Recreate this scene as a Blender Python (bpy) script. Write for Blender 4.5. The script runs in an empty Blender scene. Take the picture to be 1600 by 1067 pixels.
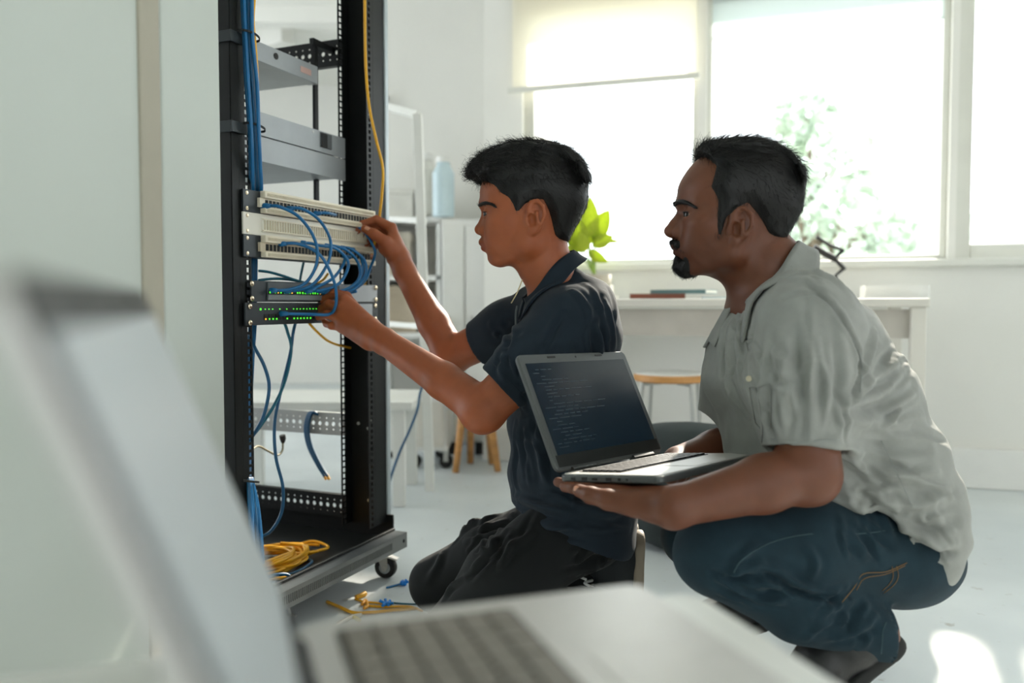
import bpy, bmesh, math, random
import numpy as np
from mathutils import Vector, Matrix

random.seed(7)
scene = bpy.context.scene
COL = scene.collection

# ------------------------------------------------------------------ camera
FPX, CAM_H = 1300.0, 0.68
PITCH = math.atan((533.5 - 476.0) / FPX)
cam_d = bpy.data.cameras.new('camera')
cam_d.sensor_width = 36.0
cam_d.lens = FPX / 1600.0 * 36.0
cam_d.clip_start = 0.01
cam_d.dof.use_dof = True
cam_d.dof.focus_distance = 1.56
cam_d.dof.aperture_fstop = cam_d.lens / 12.5
cam = bpy.data.objects.new('camera', cam_d)
cam.location = (0, 0, CAM_H)
cam.rotation_euler = (math.pi / 2 - PITCH, 0, 0)
COL.objects.link(cam)
scene.camera = cam

# ------------------------------------------------------------------ light
world = bpy.data.worlds.new('world')
scene.world = world
world.use_nodes = True
bg = world.node_tree.nodes['Background']
bg.inputs['Color'].default_value = (0.90, 0.955, 1.0, 1)
bg.inputs['Strength'].default_value = 4.2
sun_d = bpy.data.lights.new('sun', 'SUN')
sun_d.energy = 12.0
sun_d.angle = math.radians(2.5)
sun_d.color = (1.0, 0.89, 0.76)
sun = bpy.data.objects.new('sun', sun_d)
sun.rotation_euler = Vector((-0.36, -0.80, -0.468)).to_track_quat('-Z', 'Y').to_euler()
sun.location = (1, 6, 5)
COL.objects.link(sun)

vs = scene.view_settings
vs.view_transform = 'Standard'
vs.look = 'None'
vs.exposure = 0.24
vs.gamma = 1.0
vs.use_curve_mapping = False
scene.cycles.use_denoising = True
scene.cycles.adaptive_threshold = 0.02
scene.cycles.max_bounces = 9
scene.cycles.diffuse_bounces = 5
scene.cycles.transparent_max_bounces = 16
scene.cycles.sample_clamp_indirect = 6.0

# ------------------------------------------------------------------ helpers
def at(px, py, Y):
    """world point at depth Y seen at photo pixel (px, py)"""
    u, v = (px - 800.0) / FPX, (533.5 - py) / FPX
    d = Vector((u, math.cos(PITCH) + v * math.sin(PITCH), -math.sin(PITCH) + v * math.cos(PITCH)))
    return Vector((0, 0, CAM_H)) + d * (Y / d.y)

def on_plane(px, py, p0, n):
    d = at(px, py, 1.0) - Vector((0, 0, CAM_H))
    o = Vector((0, 0, CAM_H))
    t = (Vector(p0) - o).dot(Vector(n)) / d.dot(Vector(n))
    return o + d * t

def lin(rgb):
    out = []
    for c in rgb:
        c = c / 255.0
        out.append(c / 12.92 if c <= 0.04045 else ((c + 0.055) / 1.055) ** 2.4)
    return tuple(out)

MATS = {}
def mat(name, rgb, rough=0.5, metal=0.0, var=0.06, scale=12.0, bump=0.0, bscale=200.0, spec=0.5,
        emit=0.0, sheen=0.0, sss=0.0, stretch=None, coat=0.0):
    """principled material with a procedural colour variation and fine relief"""
    if name in MATS:
        return MATS[name]
    m = bpy.data.materials.new(name)
    m.use_nodes = True
    nt = m.node_tree
    b = nt.nodes['Principled BSDF']
    tc = nt.nodes.new('ShaderNodeTexCoord')
    src = tc.outputs['Object']
    if stretch:
        mp = nt.nodes.new('ShaderNodeMapping')
        mp.inputs['Scale'].default_value = stretch
        nt.links.new(src, mp.inputs['Vector'])
        src = mp.outputs['Vector']
    n = nt.nodes.new('ShaderNodeTexNoise')
    n.inputs['Scale'].default_value = scale
    n.inputs['Detail'].default_value = 5
    nt.links.new(src, n.inputs['Vector'])
    r = nt.nodes.new('ShaderNodeValToRGB')
    c = lin(rgb)
    r.color_ramp.elements[0].position = 0.3
    r.color_ramp.elements[1].position = 0.7
    r.color_ramp.elements[0].color = tuple(x * (1 - var) for x in c) + (1,)
    r.color_ramp.elements[1].color = tuple(min(1, x * (1 + var)) for x in c) + (1,)
    nt.links.new(n.outputs['Fac'], r.inputs['Fac'])
    nt.links.new(r.outputs['Color'], b.inputs['Base Color'])
    b.inputs['Roughness'].default_value = rough
    b.inputs['Metallic'].default_value = metal
    b.inputs['Specular IOR Level'].default_value = spec
    if coat:
        b.inputs['Coat Weight'].default_value = coat
    if sheen:
        b.inputs['Sheen Weight'].default_value = sheen
        b.inputs['Sheen Roughness'].default_value = 0.4
    if sss:
        b.inputs['Subsurface Weight'].default_value = sss
        b.inputs['Subsurface Radius'].default_value = (1.0, 0.35, 0.2)
        b.inputs['Subsurface Scale'].default_value = 0.006
    if emit:
        b.inputs['Emission Color'].default_value = c + (1,)
        b.inputs['Emission Strength'].default_value = emit
    if bump:
        n2 = nt.nodes.new('ShaderNodeTexNoise')
        n2.inputs['Scale'].default_value = bscale
        n2.inputs['Detail'].default_value = 3
        nt.links.new(src, n2.inputs['Vector'])
        bp = nt.nodes.new('ShaderNodeBump')
        bp.inputs['Strength'].default_value = bump
        bp.inputs['Distance'].default_value = 0.002
        nt.links.new(n2.outputs['Fac'], bp.inputs['Height'])
        nt.links.new(bp.outputs['Normal'], b.inputs['Normal'])
    MATS[name] = m
    return m

class MB:
    """collects shapes, links them as one mesh object"""
    def __init__(self):
        self.v, self.f = [], []
    def add(self, verts, faces):
        o = len(self.v)
        self.v += [tuple(p) for p in verts]
        self.f += [tuple(i + o for i in f) for f in faces]
        return self
    def box(self, c, half, ax=None):
        """box at c with half sizes along the axes ax"""
        c = Vector(c)
        ax = ax or (Vector((1, 0, 0)), Vector((0, 1, 0)), Vector((0, 0, 1)))
        vs_ = []
        for i in (-1, 1):
            for j in (-1, 1):
                for k in (-1, 1):
                    vs_.append(c + ax[0] * (half[0] * i) + ax[1] * (half[1] * j) + ax[2] * (half[2] * k))
        fs = [(0, 1, 3, 2), (4, 6, 7, 5), (0, 4, 5, 1), (2, 3, 7, 6), (0, 2, 6, 4), (1, 5, 7, 3)]
        if ax[0].cross(ax[1]).dot(ax[2]) < 0:
            fs = [tuple(reversed(f)) for f in fs]
        return self.add(vs_, fs)
    def b2(self, lo, hi):
        lo, hi = Vector(lo), Vector(hi)
        return self.box((lo + hi) / 2, (hi - lo) / 2)
    def rbox(self, c, half, ax=None, r=0.01, n=4, axis=2):
        """box whose four edges along one axis are rounded with radius r"""
        c = Vector(c)
        ax = ax or (Vector((1, 0, 0)), Vector((0, 1, 0)), Vector((0, 0, 1)))
        i, j = [q for q in (0, 1, 2) if q != axis]
        ring = []
        for (si, sj, a0) in ((1, 1, 0), (-1, 1, 90), (-1, -1, 180), (1, -1, 270)):
            for k in range(n + 1):
                a = math.radians(a0 + 90.0 * k / n)
                ring.append((si * (half[i] - r) + r * math.cos(a), sj * (half[j] - r) + r * math.sin(a)))
        m = len(ring)
        V = []
        for s in (-1, 1):
            for (p, q) in ring:
                V.append(c + ax[i] * p + ax[j] * q + ax[axis] * (s * half[axis]))
        F = [(k, (k + 1) % m, m + (k + 1) % m, m + k) for k in range(m)]
        F += [tuple(reversed(range(m))), tuple(range(m, 2 * m))]
        if ax[i].cross(ax[j]).dot(ax[axis]) < 0:
            F = [tuple(reversed(f)) for f in F]
        return self.add(V, F)
    def tube(self, pts, r, n=8, caps=True):
        pts = [Vector(p) for p in pts]
        m = len(pts)
        rs = r if isinstance(r, (list, tuple)) else [r] * m
        V, F = [], []
        prev = None
        for i, p in enumerate(pts):
            t = (pts[min(i + 1, m - 1)] - pts[max(i - 1, 0)])
            if t.length < 1e-9:
                t = Vector((0, 0, 1))
            t.normalize()
            if prev is None:
                a = t.orthogonal().normalized()
            else:
                a = (prev - t * prev.dot(t))
                a = a.normalized() if a.length > 1e-6 else t.orthogonal().normalized()
            prev = a
            b = t.cross(a)
            for k in range(n):
                w = 2 * math.pi * k / n
                V.append(p + (a * math.cos(w) + b * math.sin(w)) * rs[i])
        for i in range(m - 1):
            for k in range(n):
                F.append((i * n + k, i * n + (k + 1) % n, (i + 1) * n + (k + 1) % n, (i + 1) * n + k))
        if caps:
            F.append(tuple(reversed(range(n))))
            F.append(tuple((m - 1) * n + k for k in range(n)))
        return self.add(V, F)
    def cyl(self, a, b, r, n=16):
        return self.tube([a, b], r, n)
    def lathe(self, base, prof, n=24, axis=Vector((0, 0, 1))):
        """profile of (radius, height) pairs turned about an axis through base"""
        axis = Vector(axis).normalized()
        a = axis.orthogonal().normalized(); b = axis.cross(a)
        base = Vector(base)
        V, F = [], []
        for (r, h) in prof:
            for k in range(n):
                w = 2 * math.pi * k / n
                V.append(base + axis * h + (a * math.cos(w) + b * math.sin(w)) * max(r, 1e-5))
        for i in range(len(prof) - 1):
            for k in range(n):
                F.append((i * n + k, i * n + (k + 1) % n, (i + 1) * n + (k + 1) % n, (i + 1) * n + k))
        F.append(tuple(reversed(range(n))))
        F.append(tuple((len(prof) - 1) * n + k for k in range(n)))
        return self.add(V, F)
    def plate(self, org, U, V_, N, us, vs_, holes, th, nseg=8):
        """plate of cells us x vs_ (cell edges), thickness th along -N, holes[(i,j)] = (hu, hv) half sizes; nseg 4 = square hole"""
        org = Vector(org)
        P = lambda u, v, d: org + U * u + V_ * v - N * d
        for i in range(len(us) - 1):
            for j in range(len(vs_) - 1):
                u0, u1, v0, v1 = us[i], us[i + 1], vs_[j], vs_[j + 1]
                h = holes.get((i, j))
                cu, cv = (u0 + u1) / 2, (v0 + v1) / 2
                if not h:
                    for d, rev in ((0, False), (th, True)):
                        q = [P(u0, v0, d), P(u1, v0, d), P(u1, v1, d), P(u0, v1, d)]
                        self.add(q, [(3, 2, 1, 0) if rev else (0, 1, 2, 3)])
                    continue
                if nseg == 4:
                    out = [(u0, v0), (u1, v0), (u1, v1), (u0, v1)]
                    inn = [(cu - h[0], cv - h[1]), (cu + h[0], cv - h[1]), (cu + h[0], cv + h[1]), (cu - h[0], cv + h[1])]
                else:
                    out = [(u1, cv), (u1, v1), (cu, v1), (u0, v1), (u0, cv), (u0, v0), (cu, v0), (u1, v0)]
                    inn = [(cu + h[0] * math.cos(k * math.pi / 4), cv + h[1] * math.sin(k * math.pi / 4)) for k in range(8)]
                m = len(out)
                VV = [P(*q, 0) for q in out] + [P(*q, 0) for q in inn] + [P(*q, th) for q in out] + [P(*q, th) for q in inn]
                FF = []
                for k in range(m):
                    k2 = (k + 1) % m
                    FF.append((k, k2, m + k2, m + k))
                    FF.append((2 * m + k, 3 * m + k, 3 * m + k2, 2 * m + k2))
                    FF.append((m + k, m + k2, 3 * m + k2, 3 * m + k))
                self.add(VV, FF)
        u0, u1, v0, v1 = us[0], us[-1], vs_[0], vs_[-1]
        for (a, b) in (((u0, v0), (u1, v0)), ((u1, v0), (u1, v1)), ((u1, v1), (u0, v1)), ((u0, v1), (u0, v0))):
            self.add([P(*a, 0), P(*a, th), P(*b, th), P(*b, 0)], [(0, 1, 2, 3)])
        return self
    def build(self, name, m, parent=None, smooth=False, bevel=0.0):
        me = bpy.data.meshes.new(name)
        me.from_pydata(self.v, [], self.f)
        me.update()
        me.materials.append(m)
        if smooth:
            me.polygons.foreach_set('use_smooth', [True] * len(me.polygons))
        o = bpy.data.objects.new(name, me)
        COL.objects.link(o)
        if parent:
            o.parent = parent
            o.matrix_parent_inverse = Matrix.Translation(-parent.location)
        if bevel:
            bv = o.modifiers.new('bevel', 'BEVEL')
            bv.width = bevel
            bv.segments = 2
            bv.limit_method = 'ANGLE'
            bv.angle_limit = math.radians(40)
        return o

def smooth_by_angle(o, deg=35):
    me = o.data
    me.polygons.foreach_set('use_smooth', [True] * len(me.polygons))
    me.set_sharp_from_angle(angle=math.radians(deg))
    return o

def tag(o, label, cat, group=None, kind=None):
    o['label'] = label
    if cat:
        o['category'] = cat
    if group:
        o['group'] = group
    if kind:
        o['kind'] = kind
    return o

def struct(o, label=None):
    o['kind'] = 'structure'
    if label:
        o['label'] = label
    return o

def empty(name, loc, label=None, cat=None, group=None):
    o = bpy.data.objects.new(name, None)
    o.location = loc
    o.empty_display_size = 0.05
    COL.objects.link(o)
    if label:
        tag(o, label, cat, group)
    return o

def spline(pts, n=8):
    """Catmull-Rom through the points"""
    P = [Vector(p) for p in pts]
    P = [P[0] * 2 - P[1]] + P + [P[-1] * 2 - P[-2]]
    out = []
    for i in range(1, len(P) - 2):
        a, b, c, d = P[i - 1], P[i], P[i + 1], P[i + 2]
        for k in range(n):
            t = k / n
            out.append(0.5 * ((2 * b) + (c - a) * t + (2 * a - 5 * b + 4 * c - d) * t * t + (3 * b - a - 3 * c + d) * t ** 3))
    out.append(P[-2])
    return out

# ------------------------------------------------------------------ the room
X, Y, Z = Vector((1, 0, 0)), Vector((0, 1, 0)), Vector((0, 0, 1))
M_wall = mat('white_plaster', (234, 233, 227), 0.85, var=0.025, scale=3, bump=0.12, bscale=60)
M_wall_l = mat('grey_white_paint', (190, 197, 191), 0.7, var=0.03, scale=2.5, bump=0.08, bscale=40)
M_ceil = mat('ceiling_paint', (232, 231, 224), 0.9, var=0.02, scale=3)
M_frame = mat('window_frame_paint', (222, 222, 214), 0.45, var=0.02)
M_white = mat('white_lacquer', (232, 232, 228), 0.4, var=0.02)
M_groove_shade = mat('groove_shade_taupe', (168, 163, 148), 0.8, var=0.04)

def floor_material():
    m = bpy.data.materials.new('pale_concrete')
    m.use_nodes = True
    nt = m.node_tree
    b = nt.nodes['Principled BSDF']
    tc = nt.nodes.new('ShaderNodeTexCoord')
    def noise(s, d):
        n = nt.nodes.new('ShaderNodeTexNoise')
        n.inputs['Scale'].default_value = s
        n.inputs['Detail'].default_value = d
        nt.links.new(tc.outputs['Object'], n.inputs['Vector'])
        return n
    big, fine = noise(1.6, 6), noise(22, 8)
    r1 = nt.nodes.new('ShaderNodeValToRGB')
    r1.color_ramp.elements[0].position = 0.35; r1.color_ramp.elements[1].position = 0.65
    r1.color_ramp.elements[0].color = lin((200, 207, 209)) + (1,)
    r1.color_ramp.elements[1].color = lin((218, 224, 225)) + (1,)
    nt.links.new(big.outputs['Fac'], r1.inputs['Fac'])
    r2 = nt.nodes.new('ShaderNodeValToRGB')
    r2.color_ramp.elements[0].position = 0.66; r2.color_ramp.elements[1].position = 0.74
    r2.color_ramp.elements[0].color = (0, 0, 0, 1)
    r2.color_ramp.elements[1].color = (0.55, 0.55, 0.55, 1)
    nt.links.new(fine.outputs['Fac'], r2.inputs['Fac'])
    mx = nt.nodes.new('ShaderNodeMixRGB')
    mx.inputs['Color2'].default_value = lin((150, 142, 128)) + (1,)
    nt.links.new(r2.outputs['Color'], mx.inputs['Fac'])
    nt.links.new(r1.outputs['Color'], mx.inputs['Color1'])
    nt.links.new(mx.outputs['Color'], b.inputs['Base Color'])
    b.inputs['Roughness'].default_value = 0.42
    return m

WT = math.hypot(1, 0.315)
WE = Vector((1 / WT, -0.315 / WT, 0))         # along the window wall, to the right
WO = Vector((0.315 / WT, 1 / WT, 0))          # outwards
W0 = Vector((-0.121, 3.654, 0))
def wt(px):                                    # place along the window wall seen at pixel column px
    u = (px - 800) / FPX
    yy = 3.616 / (1 + 0.315 * u)
    return (Vector((u * yy, yy, 0)) - W0).dot(WE)
WAX = (WE, WO, Z)
def wbox(mb, t0, t1, d0, d1, z0, z1):          # box in window-wall coordinates
    c = W0 + WE * ((t0 + t1) / 2) + WO * ((d0 + d1) / 2) + Z * ((z0 + z1) / 2)
    return mb.box(c, ((t1 - t0) / 2, (d1 - d0) / 2, (z1 - z0) / 2), WAX)

CEIL = 2.55
_c = W0 + WO * 0.22
_d = _c + WE * 4.2
PLAN = [(-4.2, -3.4), (_d.x, -3.4), (_d.x, _d.y), (_c.x, _c.y), (0.2, 4.45), (-0.65, 4.45), (-0.65, 7.35), (-4.2, 7.35)]
def slab(z0, z1):
    n = len(PLAN)
    return MB().add([(x, y, z0) for x, y in PLAN] + [(x, y, z1) for x, y in PLAN],
                    [tuple(reversed(range(n))), tuple(range(n, 2 * n))] +
                    [(k, (k + 1) % n, n + (k + 1) % n, n + k) for k in range(n)])
fl = slab(-0.1, 0.0).build('floor', floor_material())
struct(fl, 'pale worn concrete floor with sun patches')
ce = slab(CEIL, CEIL + 0.1).build('ceiling', M_ceil)
struct(ce, 'white ceiling')

SILL, HEAD = 0.85, 1.91
T1a, T1b = wt(816), wt(1086)
T2a, T2b = wt(1100), wt(1478)
T3a, T3b = wt(1490), wt(1490) + 1.15
TEND = 4.05
w = MB()
wbox(w, 0, TEND, 0, 0.22, 0, SILL)
wbox(w, 0, TEND, 0, 0.22, HEAD, CEIL)
wbox(w, 0, T1a, 0, 0.22, SILL, HEAD)
wbox(w, T1b, T2a, 0.0, 0.22, SILL, HEAD)
wbox(w, T2b, T3a, 0.0, 0.22, SILL, HEAD)
wbox(w, T3b, TEND, 0, 0.22, SILL, HEAD)
struct(w.build('wall_back', M_wall), 'white window wall')

def glass_material():
    m = bpy.data.materials.new('window_glass')
    m.use_nodes = True
    nt = m.node_tree
    nt.nodes.remove(nt.nodes['Principled BSDF'])
    out = nt.nodes['Material Output']
    tr = nt.nodes.new('ShaderNodeBsdfTransparent')
    gl = nt.nodes.new('ShaderNodeBsdfGlossy')
    gl.inputs['Roughness'].default_value = 0.02
    tr.inputs['Color'].default_value = (0.97, 0.985, 0.98, 1)
    mx = nt.nodes.new('ShaderNodeMixShader')
    mx.inputs['Fac'].default_value = 0.05
    nt.links.new(tr.outputs[0], mx.inputs[1]); nt.links.new(gl.outputs[0], mx.inputs[2])
    nt.links.new(mx.outputs[0], out.inputs['Surface'])
    return m
M_glass = glass_material()

def blind_material(name, rgb, k):
    m = bpy.data.materials.new(name)
    m.use_nodes = True
    nt = m.node_tree
    nt.nodes.remove(nt.nodes['Principled BSDF'])
    out = nt.nodes['Material Output']
    tl = nt.nodes.new('ShaderNodeBsdfTranslucent')
    df = nt.nodes.new('ShaderNodeBsdfDiffuse')
    wv = nt.nodes.new('ShaderNodeTexNoise'); wv.inputs['Scale'].default_value = 300
    rp = nt.nodes.new('ShaderNodeValToRGB')
    c = lin(rgb)
    rp.color_ramp.elements[0].color = tuple(x * 0.97 for x in c) + (1,)
    rp.color_ramp.elements[1].color = c + (1,)
    nt.links.new(wv.outputs['Fac'], rp.inputs['Fac'])
    nt.links.new(rp.outputs[0], tl.inputs['Color']); nt.links.new(rp.outputs[0], df.inputs['Color'])
    mx = nt.nodes.new('ShaderNodeMixShader')
    mx.inputs['Fac'].default_value = k
    nt.links.new(tl.outputs[0], mx.inputs[1]); nt.links.new(df.outputs[0], mx.inputs[2])
    nt.links.new(mx.outputs[0], out.inputs['Surface'])
    return m
M_blind = blind_material('translucent_blind', (250, 247, 238), 0.25)
M_shade = blind_material('grey_sun_screen', (226, 232, 232), 0.35)

def window(name, a, b, fl_, fr_, fb, label):
    root = empty(name, W0 + WE * ((a + b) / 2) + Z * SILL)
    struct(root, label)
    fr = MB()
    d0, d1 = 0.03, 0.10
    wbox(fr, a, a + fl_, d0, d1, SILL, HEAD)
    wbox(fr, b - fr_, b, d0, d1, SILL, HEAD)
    wbox(fr, a + fl_, b - fr_, d0, d1, SILL, SILL + fb)
    wbox(fr, a + fl_, b - fr_, d0, d1, HEAD - 0.03, HEAD)
    fr.build('window_frame', M_frame, root, bevel=0.004)
    pn = MB()
    wbox(pn, a + fl_, b - fr_, 0.062, 0.068, SILL + fb, HEAD - 0.03)
    pn.build('pane', M_glass, root)
    return root
w1 = window('window_1', T1a, T1b, 0.045, 0.02, 0.02, 'left window with a half lowered roller blind')
w2 = window('window_2', T2a, T2b, 0.02, 0.025, 0.02, 'wide middle window with pale foliage outside')
w3 = window('window_3', T3a, T3b, 0.055, 0.05, 0.055, 'right window cut by the picture edge')
sl = MB()
wbox(sl, T1a - 0.02, T3b + 0.02, -0.035, 0.03, SILL - 0.03, SILL)
struct(sl.build('trim_1', M_frame, bevel=0.006), 'white window sill board')
bb = MB()
wbox(bb, 0.0, TEND, -0.03, 0.0, 0.0, 0.15)
struct(bb.build('baseboard_back', M_white, bevel=0.006))

# roller blinds
def blind(a, b, z0, m, label, bar, d=-0.045):
    root = empty('roller_blind', W0 + WE * ((a + b) / 2) + WO * d + Z * z0)
    tag(root, label, 'blind')
    mb = MB()
    wbox(mb, a, b, d, d + 0.002, z0, HEAD + 0.06)
    mb.build('blind_fabric', m, root)
    mb = MB()
    mb.tube([W0 + WE * a + WO * d + Z * (HEAD + 0.08), W0 + WE * b + WO * d + Z * (HEAD + 0.08)], 0.022, 16)
    mb.build('roller_tube', M_frame, root, smooth=False)
    mb = MB()
    if bar:
        wbox(mb, a - 0.02, b + 0.012, d - 0.006, d + 0.008, z0 - 0.012, z0 + 0.01)
    else:
        wbox(mb, a, b, d - 0.001, d + 0.003, z0 - 0.004, z0 + 0.004)
    mb.build('bottom_bar', M_frame if bar else m, root)
    return root
blind(T1a - 0.03, T1b + 0.0, 1.587, M_blind, 'cream roller blind half lowered over the left window', True)
blind(T2a + 0.02, T2b - 0.025, 1.742, M_shade, 'short grey sun screen at the top of the wide middle window', False, d=0.02)
blind(T3a + 0.055, T3b - 0.05, 1.755, M_shade, 'short grey sun screen at the top of the rightmost window', False, d=0.02)

# remaining walls
wl = MB()
wl.b2((-0.56, -3.3, 0), (-0.50, 1.215, CEIL))
wl.b2((-0.56, 1.215, 0), (-0.515, 1.235, CEIL))
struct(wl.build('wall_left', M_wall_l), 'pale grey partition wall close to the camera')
wl = MB()
wl.b2((-0.566, 1.19, 0), (-0.494, 1.425, CEIL))
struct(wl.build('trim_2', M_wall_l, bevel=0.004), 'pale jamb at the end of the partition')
wl = MB()
wl.b2((-0.5025, 1.125, 0), (-0.4955, 1.188, CEIL))
struct(wl.build('trim_groove_shade', M_groove_shade, bevel=0.002), 'taupe vertical strip painted as the shaded groove beside the jamb')  # flat strip whose dark tone stands for the shade in a groove
ws = MB()
ws.b2((-0.79, 4.30, 0), (0.2, 4.45, CEIL))
ws.b2((-0.79, 4.45, 0), (-0.65, 7.2, CEIL))
ws.b2((-0.09, 3.75, 0), (0.06, 4.30, CEIL))
struct(ws.build('wall_side', M_wall), 'white wall behind the shelving')
wf = MB()
wf.b2((-4.1, 7.2, 0), (-0.79, 7.35, CEIL))
struct(wf.build('wall_far', M_wall), 'white far wall seen through the rack')
# outer left wall, unseen; opening added and sized to light the far room
wo = MB()
wo.b2((-4.2, -3.3, 0), (-4.05, 7.3, 0.12))
wo.b2((-4.2, -3.3, 2.5), (-4.05, 7.3, CEIL))
for a, b in ((-3.3, 1.6), (3.2, 3.28), (4.9, 7.3)):
    wo.b2((-4.2, a, 0.12), (-4.05, b, 2.5))
struct(wo.build('wall_outer', M_wall))
# right wall and the wall behind the camera, unseen openings added for fill light
RX = (W0 + WE * TEND).x
wr = MB()
wr.b2((RX, -3.3, 0), (RX + 0.15, 2.7, 0.9))
wr.b2((RX, -3.3, 2.2), (RX + 0.15, 2.7, CEIL))
for a, b in ((-3.3, -2.4), (-1.2, 0.9), (1.7, 2.7)):
    wr.b2((RX, a, 0.9), (RX + 0.15, b, 2.2))
struct(wr.build('wall_right', M_wall))
wq = MB()
wq.b2((-4.2, -3.4, 0), (RX + 0.15, -3.25, 0.7))
wq.b2((-4.2, -3.4, 2.3), (RX + 0.15, -3.25, CEIL))
for a, b in ((-4.2, 0.5), (1.3, 2.2), (3.0, RX + 0.15)):
    wq.b2((a, -3.4, 0.7), (b, -3.25, 2.3))
struct(wq.build('wall_rear', M_wall))
# ceiling beams of the far room
cb = MB()
cb.b2((-4.05, 5.3, CEIL - 0.10), (-0.79, 5.42, CEIL))
bm_ = struct(cb.build('beam_1', M_ceil), 'white ceiling beam seen through the top of the rack')
cb = MB()
cb.box((-2.1, 6.1, CEIL - 0.06), (0.75, 0.05, 0.06), (Vector((0.8, -0.6, 0)), Vector((0.6, 0.8, 0)), Z))
struct(cb.build('beam_2', M_ceil), 'diagonal white ceiling beam')

# ------------------------------------------------------------------ outside
gr = MB().b2((-14, 4.2, -1.3), (16, 24, -1.2)).build('ground_outside', mat('pale_paving', (170, 170, 160), .9, var=.1, scale=2))
struct(gr, 'ground outside the windows')
M_bark = mat('bark', (110, 96, 80), .9, var=.2, scale=20)
M_fol = mat('tree_leaf', (186, 200, 184), .6, var=.25, scale=3)
def tree(c, h, crown, n, label, seed):
    rnd = np.random.default_rng(seed)
    root = empty('tree', c, label, 'tree', 'trees outside the windows')
    c = Vector(c)
    MB().tube(spline([c, c + Vector((.05, 0, h * .35)), c + Vector((-.05, .05, h * .7)), c + Vector((0, 0, h))], 4), [.09] * 4 + [.07] * 4 + [.05] * 4 + [.03], 8).build('trunk', M_bark, root, smooth=True)
    P, F = [], []
    for (dx, dy, dz, r) in crown:
        q = c + Vector((dx, dy, h + dz))
        MB().tube([c + Vector((0, 0, h * .75)), (c + Vector((0, 0, h)) + q) / 2, q], [.04, .025, .012], 6).build('branch', M_bark, root)
        for _ in range(n):
            d = rnd.normal(size=3); d /= np.linalg.norm(d)
            p = np.array(q) + d * r * rnd.uniform(.35, 1) ** .5
            a = rnd.normal(size=3); a /= np.linalg.norm(a)
            b = np.cross(a, rnd.normal(size=3)); b /= np.linalg.norm(b)
            s_ = rnd.uniform(.06, .11)
            o = len(P)
            P += [p - a * s_, p + b * s_ * .4, p + a * s_, p - b * s_ * .4]
            F.append((o, o + 1, o + 2, o + 3))
    f = MB().add(P, F).build('foliage', M_fol, root)
    f['kind'] = 'stuff'
tree((2.55, 7.0, -1.2), 2.6, [(-.3, 0, .1, .42), (.15, .2, .45, .45), (.35, -.1, -.1, .40), (-.1, .1, -.35, .40), (.0, .3, .9, .30), (.75, .2, -.25, .34)], 260, 'pale leafy tree outside the wide middle window', 3)
tree((3.9, 8.2, -1.2), 2.3, [(-.2, 0, .0, .5), (.3, .2, .2, .5), (.1, 0, -.4, .5)], 200, 'lower leafy tree outside, seen past the grey shirt back', 8)
gw = empty('garden_wall', (7.0, 9.5, -1.2), 'pale garden wall outside the rightmost window', 'wall')
MB().b2((5.0, 9.5, -1.2), (9.5, 9.7, 1.62)).build('wall_body', mat('pale_render', (206, 204, 196), .9), gw)
MB().b2((4.95, 9.45, 1.62), (9.55, 9.75, 1.72)).build('coping', mat('pale_coping', (190, 190, 184), .9), gw)

# ------------------------------------------------------------------ server rack
RL = Vector((-0.5277, 1.653, 0))                       # front left mounting line on the floor plan
RW = Vector((0.396, 0.918, 0)).normalized()            # along the width, left to right (going away)
RN = Vector((RW.y, -RW.x, 0))                          # front normal
RB = -RN
RAX = (RW, RB, Z)
PW = 0.45                                              # panel width
def rp(s, d, z):
    return RL + RW * s + RB * d + Z * z
def rk(px, py, d):
    """point of the rack's plane at depth d behind the panel fronts, seen at a photo pixel"""
    return on_plane(px, py, rp(0, d, 0), RN)
def rbx(mb, s0, s1, d0, d1, z0, z1):
    return mb.box(rp((s0 + s1) / 2, (d0 + d1) / 2, (z0 + z1) / 2), ((s1 - s0) / 2, (d1 - d0) / 2, (z1 - z0) / 2), RAX)
def rz(py, s, d):
    """height of a point on the rack column (s, d) that shows at pixel row py"""
    p = rp(s, d, 0)
    return CAM_H + (476.0 - py) / FPX * p.y

M_black = mat('black_powder_coat', (13, 16, 16), 0.5, spec=.3, var=0.15, scale=30, bump=0.05, bscale=400)
M_black2 = mat('black_plastic', (20, 21, 22), 0.55, var=0.1)
M_steel = mat('brushed_steel', (196, 196, 192), 0.35, 0.9, var=0.06, stretch=(1, 1, 30))
M_greyp = mat('grey_painted_steel', (160, 165, 168), 0.45, 0.1, var=0.04, scale=25)
M_grey2 = mat('light_grey_steel', (176, 178, 176), 0.45, 0.1, var=0.05, scale=25)
M_tray = mat('dark_grey_base_steel', (122, 123, 121), 0.42, 0.25, var=0.08, scale=20)
M_screw = mat('nickel_screw', (205, 190, 165), 0.25, 1.0, var=0.05)
M_blue = mat('blue_cable_jacket', (8, 98, 150), 0.42, var=0.08, scale=15)
M_blue2 = mat('deep_blue_cable_jacket', (12, 78, 116), 0.45, var=0.08, scale=15)
M_teal = mat('teal_cable_jacket', (14, 98, 118), 0.45, var=0.08, scale=15)
M_yel = mat('yellow_cable_jacket', (226, 166, 22), 0.45, var=0.08, scale=15)
M_ivory = mat('ivory_plastic', (222, 213, 192), 0.5, var=0.05, scale=40)
M_hole = mat('dark_socket', (14, 16, 16), 0.7, var=0.1)
M_panelw = mat('cream_panel', (225, 222, 210), 0.5, var=0.03)
M_panelk = mat('charcoal_panel', (44, 50, 54), 0.42, 0.2, var=0.08, scale=25)
M_led = mat('green_indicator', (90, 255, 60), 0.4, emit=1.1, var=0.02)
M_leda = mat('amber_indicator', (255, 190, 60), 0.4, emit=.9, var=0.02)
M_rubber = mat('black_rubber', (30, 31, 31), 0.75, var=0.1)
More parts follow.
